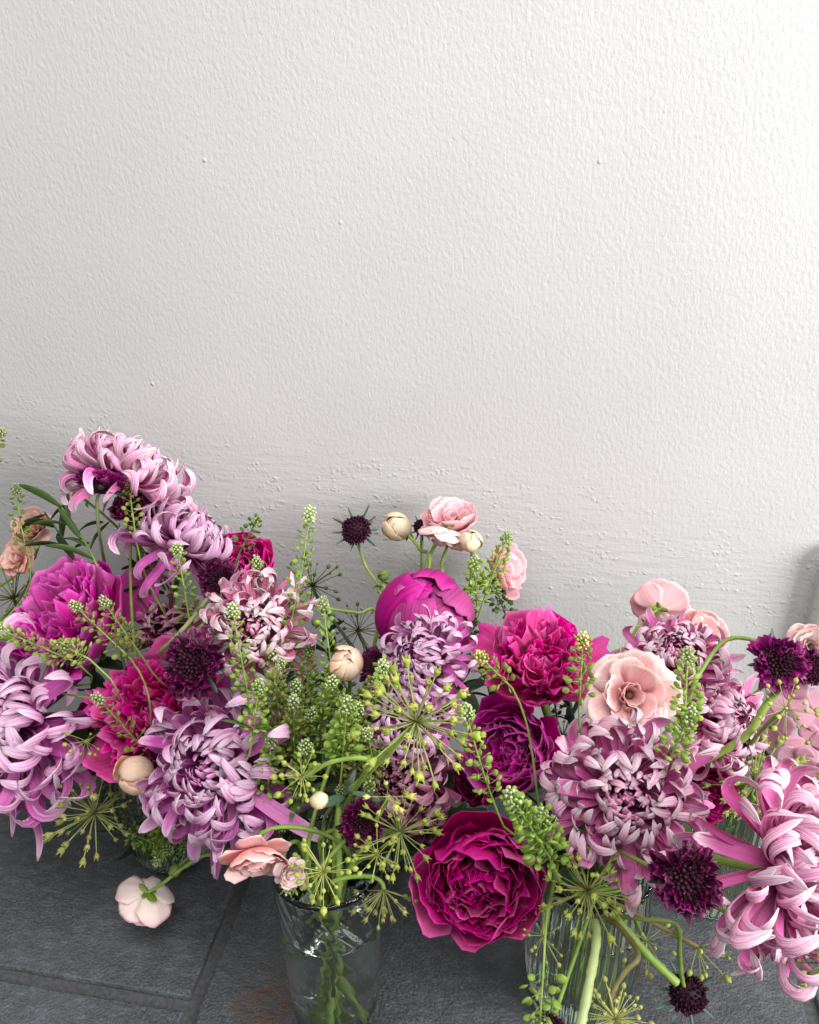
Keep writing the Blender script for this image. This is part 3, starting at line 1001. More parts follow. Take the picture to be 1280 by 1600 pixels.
# ------------------------------------------------------------------ scabiosa
def scabiosa(px, py, w, rpx, f, vk, label, material='scab_dark', kind='open', seed=0, hero=None, smat='stem', group='burgundy scabiosa'):
    rnd = random.Random(seed)
    ax = world_axis(f)
    c, R, hm = head_matrix(px, py, w, rpx, ax, rnd.uniform(0, 6.28))
    root = finish_stem(('scabiosa', label, 'flower', group), c - ax * R * .22, ax, vk, rnd, hero, .0017, .0015, smat)
    # pincushion dome of tiny florets
    mb, an = MB(), MB()
    bV, bF = blob_data(5, 3)
    n = 150 if kind == 'open' else 110
    spread = 1.35 if kind == 'open' else 1.75
    rad = .52 if kind == 'open' else .78
    for k in range(n):
        t = (k + .5) / n
        th = spread * math.sqrt(t)
        ph = k * GA
        d = Vector((math.sin(th) * math.cos(ph), math.sin(th) * math.sin(ph), math.cos(th)))
        h = rad * rnd.uniform(.86, 1.08)
        p = Vector((d.x * h, d.y * h, d.z * h * .62))
        q = frame(d)
        s = (.070 if kind == 'open' else .075) * rnd.uniform(.8, 1.2)
        mb.add(bV, bF, hm @ Matrix.Translation(p) @ q @ Matrix.Diagonal((s, s, s * 1.9, 1)))
        if kind == 'open' and rnd.random() < .14:
            ln = rnd.uniform(.05, .14)
            tV, tF = tube_data([p, p + d * ln], .008, .006, 3)
            mb.add(tV, tF, hm)
            an.add(bV, bF, hm @ Matrix.Translation(p + d * ln) @ q @ Matrix.Diagonal((.016, .016, .010, 1)))
    V, F = blob_data(14, 8)
    mb.add(V, F, hm @ Matrix.Diagonal((rad * .9, rad * .9, rad * .55, 1)))
    o = mb.build('pincushion', 'scab_core', root)
    o['kind'] = 'stuff'
    if an.V:
        o = an.build('anthers', 'anther', root)
        o['kind'] = 'stuff'
    if kind == 'open':
        for ring, (n, r0, z0, sc, til) in enumerate(((20, .30, -.02, .62, -.10), (18, .34, .10, .48, -.45), (14, .34, .2, .36, -.75))):
            var = [dict(L=1, W=.36 + .05 * (j % 3), th0=84, th1=50 + 14 * j, cup=35, fan=.75, tip=0, tipcut=.25, notch=.20, rfreq=3.9, ruff=.15, neck=.22, ns=8, nv=8, thick=.03, seed=j + ring * 7, twist=-30 + 15 * j) for j in range(5)]
            b = bank('scab%d' % ring, material, var)
            for k in range(n):
                place('petal', rnd.choice(b), root, hm, k * 2 * math.pi / n + rnd.uniform(-.15, .15), (r0, 0, z0), til + rnd.uniform(-.35, .35), rnd.uniform(-.9, .9), sc * rnd.uniform(.7, 1.2))
    else:
        for ring, (n, r0, z0, sc) in enumerate(((22, .68, -.12, .28), (20, .66, .02, .24), (16, .58, .18, .20))):
            var = [dict(L=1, W=.42, th0=70, th1=-10 - 10 * j, cup=50, tip=2.2, neck=.6, ns=6, nv=4, thick=.05, seed=j) for j in range(3)]
            b = bank('scabbud%d' % ring, material, var)
            for k in range(n):
                place('petal', rnd.choice(b), root, hm, k * 2 * math.pi / n + rnd.uniform(-.1, .1), (r0, 0, z0), rnd.uniform(-.2, .2), rnd.uniform(-.2, .2), sc * rnd.uniform(.85, 1.15))
    calyx(root, hm, rnd, 10, .70 if kind == 'open' else 1.15, .085, 92, 70, -.16, 'leaf_blue', .22 if kind == 'open' else .45)
    cone_cap(root, hm, 'receptacle', 'stem_pale' if smat == 'stem_pale' else 'stem', .34, -.24, -.05)
    return root


# ------------------------------------------------------------------ ranunculus
def ran_variants(kind):
    r = random.Random(len(kind) * 31)
    o = []
    for k in range(5):
        u = r.uniform
        b = dict(ns=9, nv=6, thick=.010, seed=k * 7 + 1, tip=0)
        if kind == 'wide':
            b.update(L=u(.92, 1.05), W=u(.40, .50), th0=u(66, 76), th1=u(66, 86), cup=28, cup_tip=14, fan=.7, neck=.22, tipcut=.30, ruff=.055, rfreq=4.2, notch=.035)
        elif kind == 'mid':
            b.update(L=u(.74, .86), W=u(.34, .42), th0=u(48, 58), th1=u(26, 48), cup=42, cup_tip=28, fan=.65, neck=.22, tipcut=.28, ruff=.05, rfreq=4.0, notch=.035)
        elif kind == 'in':
            b.update(L=u(.52, .64), W=u(.24, .32), th0=u(24, 36), th1=u(-5, 18), cup=55, cup_tip=40, fan=.6, neck=.25, tipcut=.25, ruff=.03, rfreq=3.8, notch=.03)
        elif kind == 'back':
            b.update(L=u(.95, 1.1), W=u(.58, .68), th0=u(70, 80), th1=u(78, 104), cup=26, cup_tip=8, fan=.6, neck=.2, tipcut=.36, ruff=.05, rfreq=2.8, notch=.03, nv=8)
        elif kind == 'single':
            b.update(L=u(1.0, 1.16), W=u(.56, .66), th0=u(84, 94), th1=u(6, 34), ease=1.2, cup=44, cup_tip=20, fan=.5, neck=.25, tipcut=.36, ruff=.05, rfreq=2.6, notch=.03, nv=8)
        elif kind == 'bowl':
            b.update(L=u(.98, 1.1), W=u(.46, .54), th0=u(74, 84), th1=u(2, 22), cup=52, cup_tip=40, fan=.6, neck=.25, tipcut=.30, ruff=.05, rfreq=3.8, notch=.035)
        elif kind == 'wrap':
            b.update(L=u(2.15, 2.5), W=u(.52, .70), th0=88, th1=u(-112, -70), cup=58, cup_tip=44, fan=.55, neck=.3, tipcut=.26, ruff=.03, rfreq=3.4, notch=.04, ridge=.006, ns=13, nv=9)
        o.append(b)
    return o


def ranunculus(px, py, w, rpx, f, vk, label, material='ran_pink', style='open', seed=0, hero=None, smat='stem', name='ranunculus', group='pink and peach ranunculus'):
    rnd = random.Random(seed)
    ax = world_axis(f)
    c, R, hm = head_matrix(px, py, w, rpx, ax, rnd.uniform(0, 6.28))
    hm = hm @ Matrix.Translation((0, 0, {'open': -.25, 'bowl': -.5, 'bud': -.85, 'loose': -.4, 'single': -.35, 'flat': -.15}[style]))
    root = finish_stem((name, label, 'flower', group), hm @ Vector((0, 0, -.04)), ax, vk, rnd, hero, .0018, .0016, smat)
    plan = {
        'open': [('in', 9, .07, .04, 0), ('mid', 9, .10, .02, .05), ('wide', 9, .10, .0, -.05), ('wide', 9, .10, -.03, .12)],
        'bowl': [('in', 8, .05, .03, 0), ('mid', 9, .08, .02, -.1), ('bowl', 8, .08, 0, -.05), ('bowl', 7, .08, -.03, .15)],
        'loose': [('in', 9, .05, .03, 0), ('mid', 9, .08, .02, .0), ('bowl', 7, .08, 0, .1), ('wide', 5, .08, -.03, .25)],
        'bud': [('wrap', 14, .02, 0, 0)],
        'flat': [('in', 5, .05, .03, 0), ('back', 3, .06, 0, -.12), ('back', 3, .06, -.03, .0)],
        'single': [('in', 4, .05, .03, 0), ('mid', 4, .07, .02, 0), ('single', 3, .06, 0, 0), ('single', 3, .06, -.03, .12)],
    }[style]
    i = 0
    for kind, n, r0, z0, til in plan:
        b = bank('ran_' + kind, material, ran_variants(kind))
        for k in range(n):
            i += 1
            if style == 'bud':
                place('petal', rnd.choice(b), root, hm, i * GA, (0, 0, -.008 * k), rnd.uniform(-.06, .08), rnd.uniform(-.28, .28), .82 + .19 * k / n)
            else:
                place('petal', rnd.choice(b), root, hm, i * GA + rnd.uniform(-.15, .15), (r0, 0, z0), til + rnd.uniform(-.1, .1), rnd.uniform(-.12, .12), rnd.uniform(.9, 1.08))
    V, F = blob_data(12, 6)
    if style != 'bud':
        link('flower_eye', new_mesh('flower_eye', V, F, 'eye'), root, Matrix.Translation(-root.location) @ hm @ Matrix.Translation((0, 0, .12)) @ Matrix.Diagonal((.085, .085, .11, 1)))
    for k in range(4):
        L_ = .62 if style == 'bud' else .42
        b = bank('ran_sepal' + style, 'sepal', [dict(L=L_, W=.15, th0=98, th1=55 if style == 'bud' else 82, cup=40, tip=1.1, ns=8, nv=4, neck=.5, seed=3)])
        place('sepal', b[0], root, hm, k * 1.57 + rnd.uniform(0, .9), (.03, 0, -.10), rnd.uniform(-.1, .3), rnd.uniform(-.4, .4), rnd.uniform(.6, 1.15))
    cone_cap(root, hm, 'receptacle', 'stem', .09, -.14, -.02)
    return root


# ------------------------------------------------------------------ seed umbels
UM = {}


def umbel_meshes(rm, sm, berry):
    k = (rm, sm, berry)
    if k in UM:
        return UM[k]
    rays = []
    for j in range(6):
        r = random.Random(j + 3)
        b = r.uniform(-.16, .24)
        pts = [Vector((b * math.sin(t * math.pi / 2 * 1.3) * t, r.uniform(-.008, .008), t)) for t in (0, .25, .5, .75, 1.0)]
        V, F = tube_data(pts, .019, .014, 5)
        rays.append((new_mesh('ray', V, F, rm), pts[-1].copy(), (pts[-1] - pts[-2]).normalized()))
    heads = []
    for j in range(3):
        r = random.Random(j + 40)
        if berry:
            V, F = lathe_data([(.012, -.02), (.045, 0), (.062, .04), (.060, .075), (.040, .105), (.018, .115), (.012, .135), (.003, .14)], 9)
            heads.append(new_mesh('seed_head', V, F, sm))
        else:
            mb = MB()
            V, F = lathe_data([(.012, -.03), (.030, 0), (.052, .045), (.056, .07), (.030, .088), (.004, .092)], 6)
            mb.add(V, F)
            for q in range(3):
                a = q * 2.1 + j
                V, F = tube_data([Vector((.025 * math.cos(a), .025 * math.sin(a), .06)), Vector((.05 * math.cos(a), .05 * math.sin(a), .13))], .02, .004, 4)
                mb.add(V, F)
            heads.append(new_mesh('seed_head', mb.V, mb.F, sm))
    UM[k] = (rays, heads)
    return UM[k]


def umbel(px, py, w, rpx, f, vk, label, rm='ray', sm='seed', berry=False, n=34, spread=95, seed=0, hero=None, smat='stem', hs=1.0, group='green seed umbels', r_stem=.0020):
    rnd = random.Random(seed)
    ax = world_axis(f)
    c, R, hm = head_matrix(px, py, w, rpx, ax, rnd.uniform(0, 6.28))
    root = finish_stem(('seed_umbel', label, 'seed head', group), c, ax, vk, rnd, hero, r_stem, r_stem * .8, smat, shallow=True)
    rays, heads = umbel_meshes(rm, sm, berry)
    inv = Matrix.Translation(-root.location)
    for k in range(n):
        t = (k + .5) / n
        th = R_(spread) * math.sqrt(t) * rnd.uniform(.92, 1.06)
        ph = k * GA + rnd.uniform(-.4, .4)
        d = Vector((math.sin(th) * math.cos(ph), math.sin(th) * math.sin(ph), math.cos(th)))
        me, tip, tdir = rnd.choice(rays)
        sc = rnd.uniform(.66, 1.1)
        mt = hm @ frame(d, rnd.uniform(0, 6.28)) @ Matrix.Scale(sc, 4)
        ro = link('ray', me, root, inv @ mt)
        link('seed_head', rnd.choice(heads), ro, Matrix.Translation(tip) @ frame(tdir, rnd.uniform(0, 6)) @ Matrix.Scale(hs * (1.0 if berry else 1.5) * rnd.uniform(.7, 1.25), 4))
    V, F = blob_data(8, 5)
    link('hub', new_mesh('hub', V, F, rm), root, inv @ hm @ Matrix.Scale(.045, 4))
    return root


# ------------------------------------------------------------------ pennycress sprigs
def sprig(p0, p1, vk, label, n=46, pod='pod', seed=0, size=1.0, bow=0.0, bare=.12, group='green pennycress sprigs', florets=34, fl='floret', leaves=0, wide=1.0):
    """p0 lower, p1 tip: each (x, y, w)"""
    rnd = random.Random(seed)
    a, b = P(*p0), P(*p1)
    L = (b - a).length
    d = (b - a).normalized()
    sidev = d.cross(FW).normalized()
    pts = bez(a, a + d * L * .33 + sidev * bow * L, a + d * L * .66 + sidev * bow * L, b, 10)
    rp, bo = stem_route(a, d, vk, rnd, True)
    root = thing('pennycress_sprig', bo, label, 'sprig', group)
    tube('stem', rp[:-1] + pts, .0012, .0006, 'stem' if pod != 'pod_dark' else 'stem_dark', root, 5)
    pods, peds, fls = MB(), MB(), MB()
    V, F = blob_data(7, 4)
    for k in range(n):
        t = bare + (0.93 - bare) * (k + .5) / n
        i = t * 10
        i0 = min(int(i), 9)
        p = pts[i0].lerp(pts[i0 + 1], i - i0)
        tg = (pts[i0 + 1] - pts[i0]).normalized()
        ph = k * GA
        q = frame(tg, ph)
        ang = R_(78 - 30 * t + rnd.uniform(-10, 10))
        out = (q @ Vector((math.sin(ang), 0, math.cos(ang)))).normalized()
        ln = (.0085 - .0045 * t) * rnd.uniform(.8, 1.2) * size * wide
        e = p + out * ln
        r = (.0027 - .0011 * t ** 2) * rnd.uniform(.75, 1.15) * size
        tv, tf = tube_data([p, p + out * ln * .55 - tg * .0004, e], .00028, .00022, 3)
        peds.add(tv, tf)
        q2 = frame(out, rnd.uniform(0, 3.1))
        pods.add(V, F, Matrix.Translation(e + out * r * .9) @ q2 @ Matrix.Diagonal((r, r * .38, r * 1.08, 1)))
    V, F = blob_data(5, 3)
    tg = (pts[-1] - pts[-3]).normalized()
    q = frame(tg)
    for k in range(florets):
        t = (k + .5) / florets
        th = 1.9 * math.sqrt(t)
        ph = k * GA
        dd = Vector((math.sin(th) * math.cos(ph), math.sin(th) * math.sin(ph), math.cos(th)))
        p = b - tg * .002 + (q @ dd) * (.0042 * size * rnd.uniform(.8, 1.1)) - tg * (.006 * size * t)
        s = .0010 * size * rnd.uniform(.7, 1.25)
        fls.add(V, F, Matrix.Translation(p) @ Matrix.Scale(s, 4))
        tv, tf = tube_data([b - tg * (.004 + .006 * t) * size, p], .0003, .00025, 3)
        peds.add(tv, tf)
    o = pods.build('pods', pod, root)
    o['kind'] = 'stuff'
    o = peds.build('pedicels', 'stem' if pod != 'pod_dark' else 'stem_dark', root)
    o['kind'] = 'stuff'
    o = fls.build('florets', fl, root)
    o['kind'] = 'stuff'
    for k in range(leaves):
        lf = bank('sprig_leaf', 'leaf', [dict(L=1, W=.11, th0=55, th1=85, cup=30, tip=1.3, ns=8, nv=3, neck=.6, thick=.02, seed=1)])
        p = pts[k % 3]
        l = Matrix.Translation(-root.location) @ Matrix.Translation(p) @ frame(d, k * 2.2 + seed) @ Matrix.Scale(rnd.uniform(.018, .028), 4)
        link('leaf', lf[0], root, l)
    return root


def leaf_spray(p0, p1, vk, label, n=7, L=.035, W=.14, material='leaf_dark', seed=0, group='dark leafy stems', smat='stem_dark', up=55):
    rnd = random.Random(seed)
    a, b = P(*p0), P(*p1)
    d = (b - a).normalized()
    rp, bo = stem_route(a, d, vk, rnd, True)
    root = thing('leafy_stem', bo, label, 'foliage', group)
    pts = bez(a, a.lerp(b, .33) + Vector((.004, 0, .003)), a.lerp(b, .66), b, 8)
    tube('stem', rp[:-1] + pts, .0016, .0009, smat, root, 5)
    for k in range(n):
        t = (k + .6) / n
        p = a.lerp(b, t)
        v = bank('spray_leaf%s' % W, material, [dict(L=1, W=W, th0=up - 15 + 8 * j, th1=up + 15 + 14 * j, cup=28, tip=1.35, ns=9, nv=4, neck=.3, thick=.014, ruff=.015, seed=j) for j in range(4)])
        l = Matrix.Translation(-root.location) @ Matrix.Translation(p) @ frame(d, k * GA + seed) @ Matrix.Scale(L * rnd.uniform(.7, 1.2), 4)
        link('leaf', rnd.choice(v), root, l)
    return root


def green_bud(px, py, w, rpx, f, vk, label, hero=None, seed=0, smat='stem', material='sepal', leaves=4):
    rnd = random.Random(seed)
    ax = world_axis(f)
    c, R, hm = head_matrix(px, py, w, rpx, ax, rnd.uniform(0, 6.28))
    hm = hm @ Matrix.Translation((0, 0, -.9))
    root = finish_stem(('flower_bud', label, 'bud', 'small closed flower buds'), hm @ Vector((0, 0, 0)), ax, vk, rnd, hero, .0016, .0013, smat)
    b = bank('gbud', material, [dict(L=2.4 + .1 * j, W=.70, th0=85, th1=-108, cup=58, cup_tip=50, tip=1.8, neck=.35, ns=10, nv=6, thick=.03, seed=j) for j in range(3)])
    for k in range(6):
        place('sepal', b[k % 3], root, hm, k * GA, (0, 0, -.01 * k), 0, rnd.uniform(-.1, .1), .9 + .02 * k)
    for k in range(leaves):
        v = bank('gbud_leaf', 'leaf', [dict(L=1.7, W=.26, th0=70, th1=110, cup=30, tip=1.3, ns=8, nv=3, neck=.4, thick=.04, seed=2)])
        place('leaf', v[0], root, hm, k * 2.1 + seed, (.05, 0, -.5 - .25 * k), rnd.uniform(-.2, .3), 0, rnd.uniform(.7, 1.1))
    return root


def hydrangea(px, py, w, florets, vk, label, seed=0):
    rnd = random.Random(seed)
    c = P(px, py, w)
    root = finish_stem(('hydrangea', label, 'flower'), c, Vector((0, -.5, .8)), vk, rnd, None, .003, .003, 'stem_brown')
    var = [dict(L=1, W=.50, th0=72 + 6 * j, th1=84 + 6 * j, cup=24, cup_tip=10, fan=.65, neck=.2, tip=0, tipcut=.34, ruff=.02, rfreq=2.5, ns=7, nv=5, thick=.02, seed=j) for j in range(4)]
    b = bank('hyd', 'hydrangea', var)
    V, F = blob_data(8, 5)
    hub = new_mesh('floret_eye', V, F, 'seed_brown')
    for (x, y, ww, r, f) in florets:
        ax = world_axis(f)
        fc, R, hm = head_matrix(x, y, ww, r, ax, rnd.uniform(0, 6.28))
        tube('pedicel', bez(c, c.lerp(fc, .4) + Vector((0, 0, .004)), fc - ax * .012, fc, 6), .0009, .0007, 'stem_brown', root, 5)
        for k in range(4):
            place('petal', rnd.choice(b), root, hm, k * 1.5708 + rnd.uniform(-.12, .12), (.04, 0, .0), rnd.uniform(-.12, .16), rnd.uniform(-.25, .25), rnd.uniform(.88, 1.1))
        link('floret_eye', hub, root, Matrix.Translation(-root.location) @ hm @ Matrix.Scale(.11, 4))
    return root


# ------------------------------------------------------------------ the flowers
# ---- chrysanthemums
chrysanthemum(338, 1198, .26, 140, (-.10, .70, .62), 'c', 'open lilac chrysanthemum with dark whorled centre above the coral ranunculus', 'mum_lilac', 1,
              strays=((500, 1312, .30, 1.0, 20), (470, 1135, .27, 1.1, -150), (300, 1345, .30, 1.0, 30), (345, 1350, .32, .95, -60), (235, 1290, .28, 1.0, -40), (415, 1110, .25, 1.1, -120)))
chrysanthemum(978, 1245, .30, 136, (-.05, .72, .62), 'b', 'full round pink chrysanthemum beside the large dark scabiosa', 'mum_pink', 2,
              strays=((985, 1408, .34, 1.05, -40), (905, 1365, .34, 1.0, -120), (855, 1225, .31, 1.0, -120)))
chrysanthemum(1248, 1362, .37, 167, (.62, .50, .45), 'b', 'big rose pink chrysanthemum with drooping curled ribbons over the bare slate', 'mum_pink', 3,
              strays=((1205, 1545, .40, 1.05, -170), (1140, 1500, .40, 1.1, -190), (1180, 1205, .35, 1.1, -170), (1150, 1520, .40, 1.0, 20), (1090, 1310, .37, 1.0, -30)))
chrysanthemum(18, 1135, .22, 143, (-.25, .72, .55), 'e', 'large pale lilac chrysanthemum trailing ribbons over the dark floor below the purple peony', 'mum_lilac', 4,
              strays=((80, 1310, .25, 1.05, -60), (100, 1255, .25, 1.0, 20), (130, 1180, .24, 1.0, -110), (135, 1040, .22, 1.0, -140), (30, 1290, .26, 1.0, -30)))
chrysanthemum(205, 745, .085, 104, (.25, -.62, .62), 'c', 'topmost pink chrysanthemum leaning on the wall above a wine scabiosa', 'mum_pink', 5, hero=((212, 775, .085), (216, 850, .06), (226, 940, .045)),
              strays=((120, 680, .06, 1.0, -60), (95, 755, .10, 1.0, 60), (285, 770, .09, 1.0, -60), (250, 800, .10, 1.0, -20)))
chrysanthemum(290, 845, .095, 98, (.50, -.40, .68), 'c', 'pink chrysanthemum seen side on, just below the topmost one at the wall', 'mum_lilac', 6, hero=((285, 872, .095), (272, 930, .055), (262, 985, .045)),
              strays=((180, 850, .11, 1.0, -120), (258, 905, .12, .95, -120), (330, 880, .12, 1.0, -60)))
chrysanthemum(398, 982, .20, 98, (.05, .72, .60), 'c', 'blush chrysanthemum with pennycress sprigs rising across its face', 'mum_blush', 7,
              strays=((350, 910, .17, 1.1, -170), (318, 990, .18, 1.0, -100), (370, 920, .17, 1.1, -170)))
chrysanthemum(262, 985, .13, 76, (.0, .80, .50), 'c', 'rose chrysanthemum in dusky painted shade with a green stem across it', 'mum_shaded', 8, counts=(18, 24, 28, 28, 18, 4))
chrysanthemum(665, 1030, .235, 81, (-.45, .60, .60), 'f', 'mauve pink chrysanthemum in front of the round peony bud', 'mum_lilac', 9,
              strays=((735, 985, .24, 1.0, -160), (740, 1060, .26, 1.0, -170)))
chrysanthemum(640, 1112, .25, 76, (.0, .70, .60), 'f', 'small mauve chrysanthemum behind the wide seed umbel', 'mum_lilac', 10)
chrysanthemum(625, 1215, .26, 98, (-.15, .75, .55), 'f', 'shaded mauve chrysanthemum low in the middle under the wide seed umbel', 'mum_shaded', 11,
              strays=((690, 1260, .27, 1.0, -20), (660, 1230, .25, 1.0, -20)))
chrysanthemum(1055, 1030, .19, 83, (-.10, .40, .80), 'd', 'rose chrysanthemum rising behind the blush ranunculus', 'mum_pink', 12,
              strays=((1015, 960, .17, 1.15, -90), (1060, 985, .18, 1.1, -160), (1150, 1030, .19, 1.1, -60)))
chrysanthemum(1128, 1128, .21, 87, (.50, .50, .60), 'd', 'rose chrysanthemum turned towards the hydrangea behind the curved scabiosa stem', 'mum_pink', 13,
              strays=((1185, 1090, .20, 1.1, -20), (1060, 1170, .24, 1.0, -60), (1175, 1060, .18, 1.1, -60)))

# ---- peonies
peony(92, 955, .155, 122, (-.25, .40, .85), 'e', 'purple magenta peony with ruffled petals below the leaning scabiosa stem', 'peony_purple', 'spray', 21)
peony(232, 1108, .215, 125, (.0, .62, .72), 'c', 'blown magenta peony partly covered by the darkest scabiosa', 'peony_magenta', 'spray', 22)
peony(376, 885, .095, 76, (.15, .55, .75), 'c', 'small magenta peony at the wall behind the blush chrysanthemum', 'peony_magenta', 'half', 23)
peony(668, 962, .15, 87, (.10, .30, .95), 'f', 'tight round magenta peony bud with smooth overlapping petals', 'peony_bud', 'bud', 24, name='peony_bud')
peony(848, 1022, .19, 104, (.02, .38, .90), 'b', 'bright magenta peony standing tall with upright ruffled petals', 'peony_magenta', 'spray', 25)
peony(795, 1172, .23, 104, (-.25, .70, .60), 'b', 'half open purple peony under the bright magenta one', 'peony_purple', 'half', 26)
peony(748, 1386, .325, 148, (-.02, .80, .58), 'b', 'deep crimson peony cup hanging low over the slate floor', 'peony_crimson', 'half', 27)
peony(1100, 1245, .22, 70, (.1, .70, .60), 'd', 'shaded crimson peony between two rose chrysanthemums', 'peony_crimson', 'half', 28)

# ---- scabiosa
scabiosa(160, 758, .125, 50, (.05, -.42, .75), 'c', 'wine scabiosa seen from below on a pale bare stem', 'scab_wine', 'open', 31, hero=((152, 782, .115), (155, 830, .11), (166, 890, .075), (185, 960, .06)), smat='stem_pale')
scabiosa(208, 800, .105, 38, (.35, .15, .80), 'c', 'dark scabiosa tucked under the topmost chrysanthemum', 'scab_dark', 'open', 32)
scabiosa(303, 1038, .245, 60, (.0, .70, .66), 'c', 'darkest scabiosa with pale anthers on the blown magenta peony', 'scab_dark', 'open', 33)
scabiosa(557, 828, .06, 27, (-.15, .70, .62), 'f', 'closed dark scabiosa head with green bracts against the wall', 'scab_dark', 'bud', 34, hero=((560, 850, .06), (572, 885, .065), (590, 912, .075), (600, 940, .10)))
scabiosa(660, 824, .03, 17, (.1, .5, .8), 'f', 'tiny dark scabiosa behind the cream bud and pink ranunculus', 'scab_dark', 'bud', 35)
scabiosa(588, 1042, .175, 36, (-.2, .6, .7), 'f', 'shaded scabiosa between the peach ranunculus and mauve chrysanthemum', 'scab_dark', 'open', 36)
scabiosa(568, 1285, .32, 44, (.15, .72, .62), 'a', 'dark scabiosa with blue green bracts above the ribbed vase', 'scab_dark', 'open', 37)
scabiosa(1214, 1036, .22, 54, (.10, .80, .45), 'd', 'bright wine scabiosa nodding on a long arched stem near the corner', 'scab_wine', 'open', 38, hero=((1185, 1003, .205), (1135, 1000, .20), (1098, 1045, .22), (1080, 1085, .23), (1075, 1130, .22)))
scabiosa(1070, 1372, .40, 66, (.0, .74, .62), 'b', 'large dark scabiosa with wine petals between two pink chrysanthemums', 'scab_dark', 'open', 39)
scabiosa(1075, 1553, .36, 34, (.05, .60, .75), 'b', 'closed near black scabiosa head low over the slate floor', 'scab_dark', 'bud', 40, hero=((1066, 1530, .36), (1062, 1490, .36), (1056, 1444, .355), (1000, 1436, .35), (960, 1425, .33)))
scabiosa(1272, 1045, .16, 36, (.1, .65, .7), 'd', 'dark scabiosa at the corner beside the bright wine one', 'scab_dark', 'open', 41)
scabiosa(345, 908, .135, 40, (.0, .70, .62), 'c', 'black scabiosa in front of the small magenta peony', 'scab_dark', 'open', 42)
scabiosa(858, 1612, .40, 30, (.0, .5, .85), 'b', 'dark scabiosa tip beside the hanging sprig and pale stem', 'scab_dark', 'bud', 43)

# ---- ranunculus
ranunculus(705, 805, .05, 52, (.05, .12, .95), 'f', 'pink ranunculus high on the wall above the peony bud', 'ran_pink', 'bowl', 51, hero=((700, 850, .055), (690, 880, .07), (680, 920, .09)))
ranunculus(692, 842, .075, 44, (-.15, .45, -.65), 'f', 'loose pale pink ranunculus petals drooping beneath the high pink bloom', 'ran_white', 'single', 52, hero=((690, 836, .06), (672, 868, .07), (660, 910, .09)))
ranunculus(795, 890, .06, 48, (.80, .30, .45), 'f', 'pink ranunculus turned sideways behind a pennycress sprig', 'ran_pink', 'bowl', 53)
ranunculus(1030, 948, .11, 46, (.15, -.75, -.15), 'd', 'pale pink ranunculus seen from behind with its green sepals', 'ran_pink', 'flat', 54, hero=((1000, 975, .13), (980, 1010, .14), (962, 1045, .15)))
ranunculus(1102, 986, .15, 48, (.35, .45, .75), 'd', 'coral ranunculus behind the rose chrysanthemum', 'ran_coral', 'bowl', 55)
ranunculus(985, 1086, .245, 70, (.02, .76, .62), 'b', 'open blush ranunculus with dark eye facing out', 'ran_blush', 'open', 56)
ranunculus(540, 1035, .23, 36, (-.05, .35, .9), 'a', 'peach ranunculus bud among green sprigs', 'ran_peach', 'bud', 57)
ranunculus(400, 1350, .37, 56, (.25, .65, -.25), 'a', 'coral ranunculus hanging under the lilac chrysanthemum', 'ran_coral', 'loose', 58)
ranunculus(455, 1368, .37, 26, (.5, .5, .2), 'a', 'pale loose ranunculus petal by the ribbed vase rim', 'ran_white', 'loose', 66)
ranunculus(206, 1208, .265, 38, (-.45, .55, .45), 'c', 'cream peach ranunculus bud beside the open lilac chrysanthemum', 'ran_peach', 'bud', 59)
ranunculus(224, 1408, .265, 48, (-.32, .10, -.70), 'c', 'white hellebore like bloom nodding face down over the slate', 'ran_white', 'single', 60, hero=((252, 1382, .265), (278, 1362, .265), (310, 1340, .26), (370, 1300, .25)), name='hellebore')
ranunculus(46, 822, .07, 36, (-.05, .45, .8), 'e', 'shaded peach ranunculus behind a sprig by the purple peony', 'ran_shade', 'loose', 61)
ranunculus(26, 872, .09, 30, (-.2, .65, .5), 'e', 'low shaded peach ranunculus against the wall', 'ran_shade', 'open', 62)
ranunculus(1268, 1008, .13, 42, (-.2, .65, .6), 'd', 'pale mauve ranunculus against the wall corner', 'ran_white', 'bowl', 63)
ranunculus(619, 821, .045, 29, (-.55, .35, .62), 'f', 'cream ranunculus bud beside the closed scabiosa head', 'ran_cream', 'bud', 64, hero=((640, 838, .05), (655, 858, .06), (668, 900, .09)))
ranunculus(737, 843, .085, 22, (-.05, .25, .95), 'f', 'small yellow cream bud below the high pink ranunculus', 'ran_cream', 'bud', 65)

# ---- hydrangea at the corner
hydrangea(1268, 1180, .13, ((1232, 1090, .17, 36, (-.2, .7, .5)), (1275, 1110, .16, 38, (.2, .7, .5)), (1262, 1160, .17, 36, (-.1, .8, .4)), (1246, 1195, .19, 34, (-.4, .7, .4)),
                            (1280, 1215, .2, 36, (0, .8, .4)), (1262, 1250, .2, 34, (-.3, .7, .4)), (1205, 1135, .14, 34, (-.2, .7, .5)), (1285, 1290, .22, 34, (0, .8, .4))), 'd',
          'dusky mauve hydrangea florets at the wall corner behind the big chrysanthemum', 70)

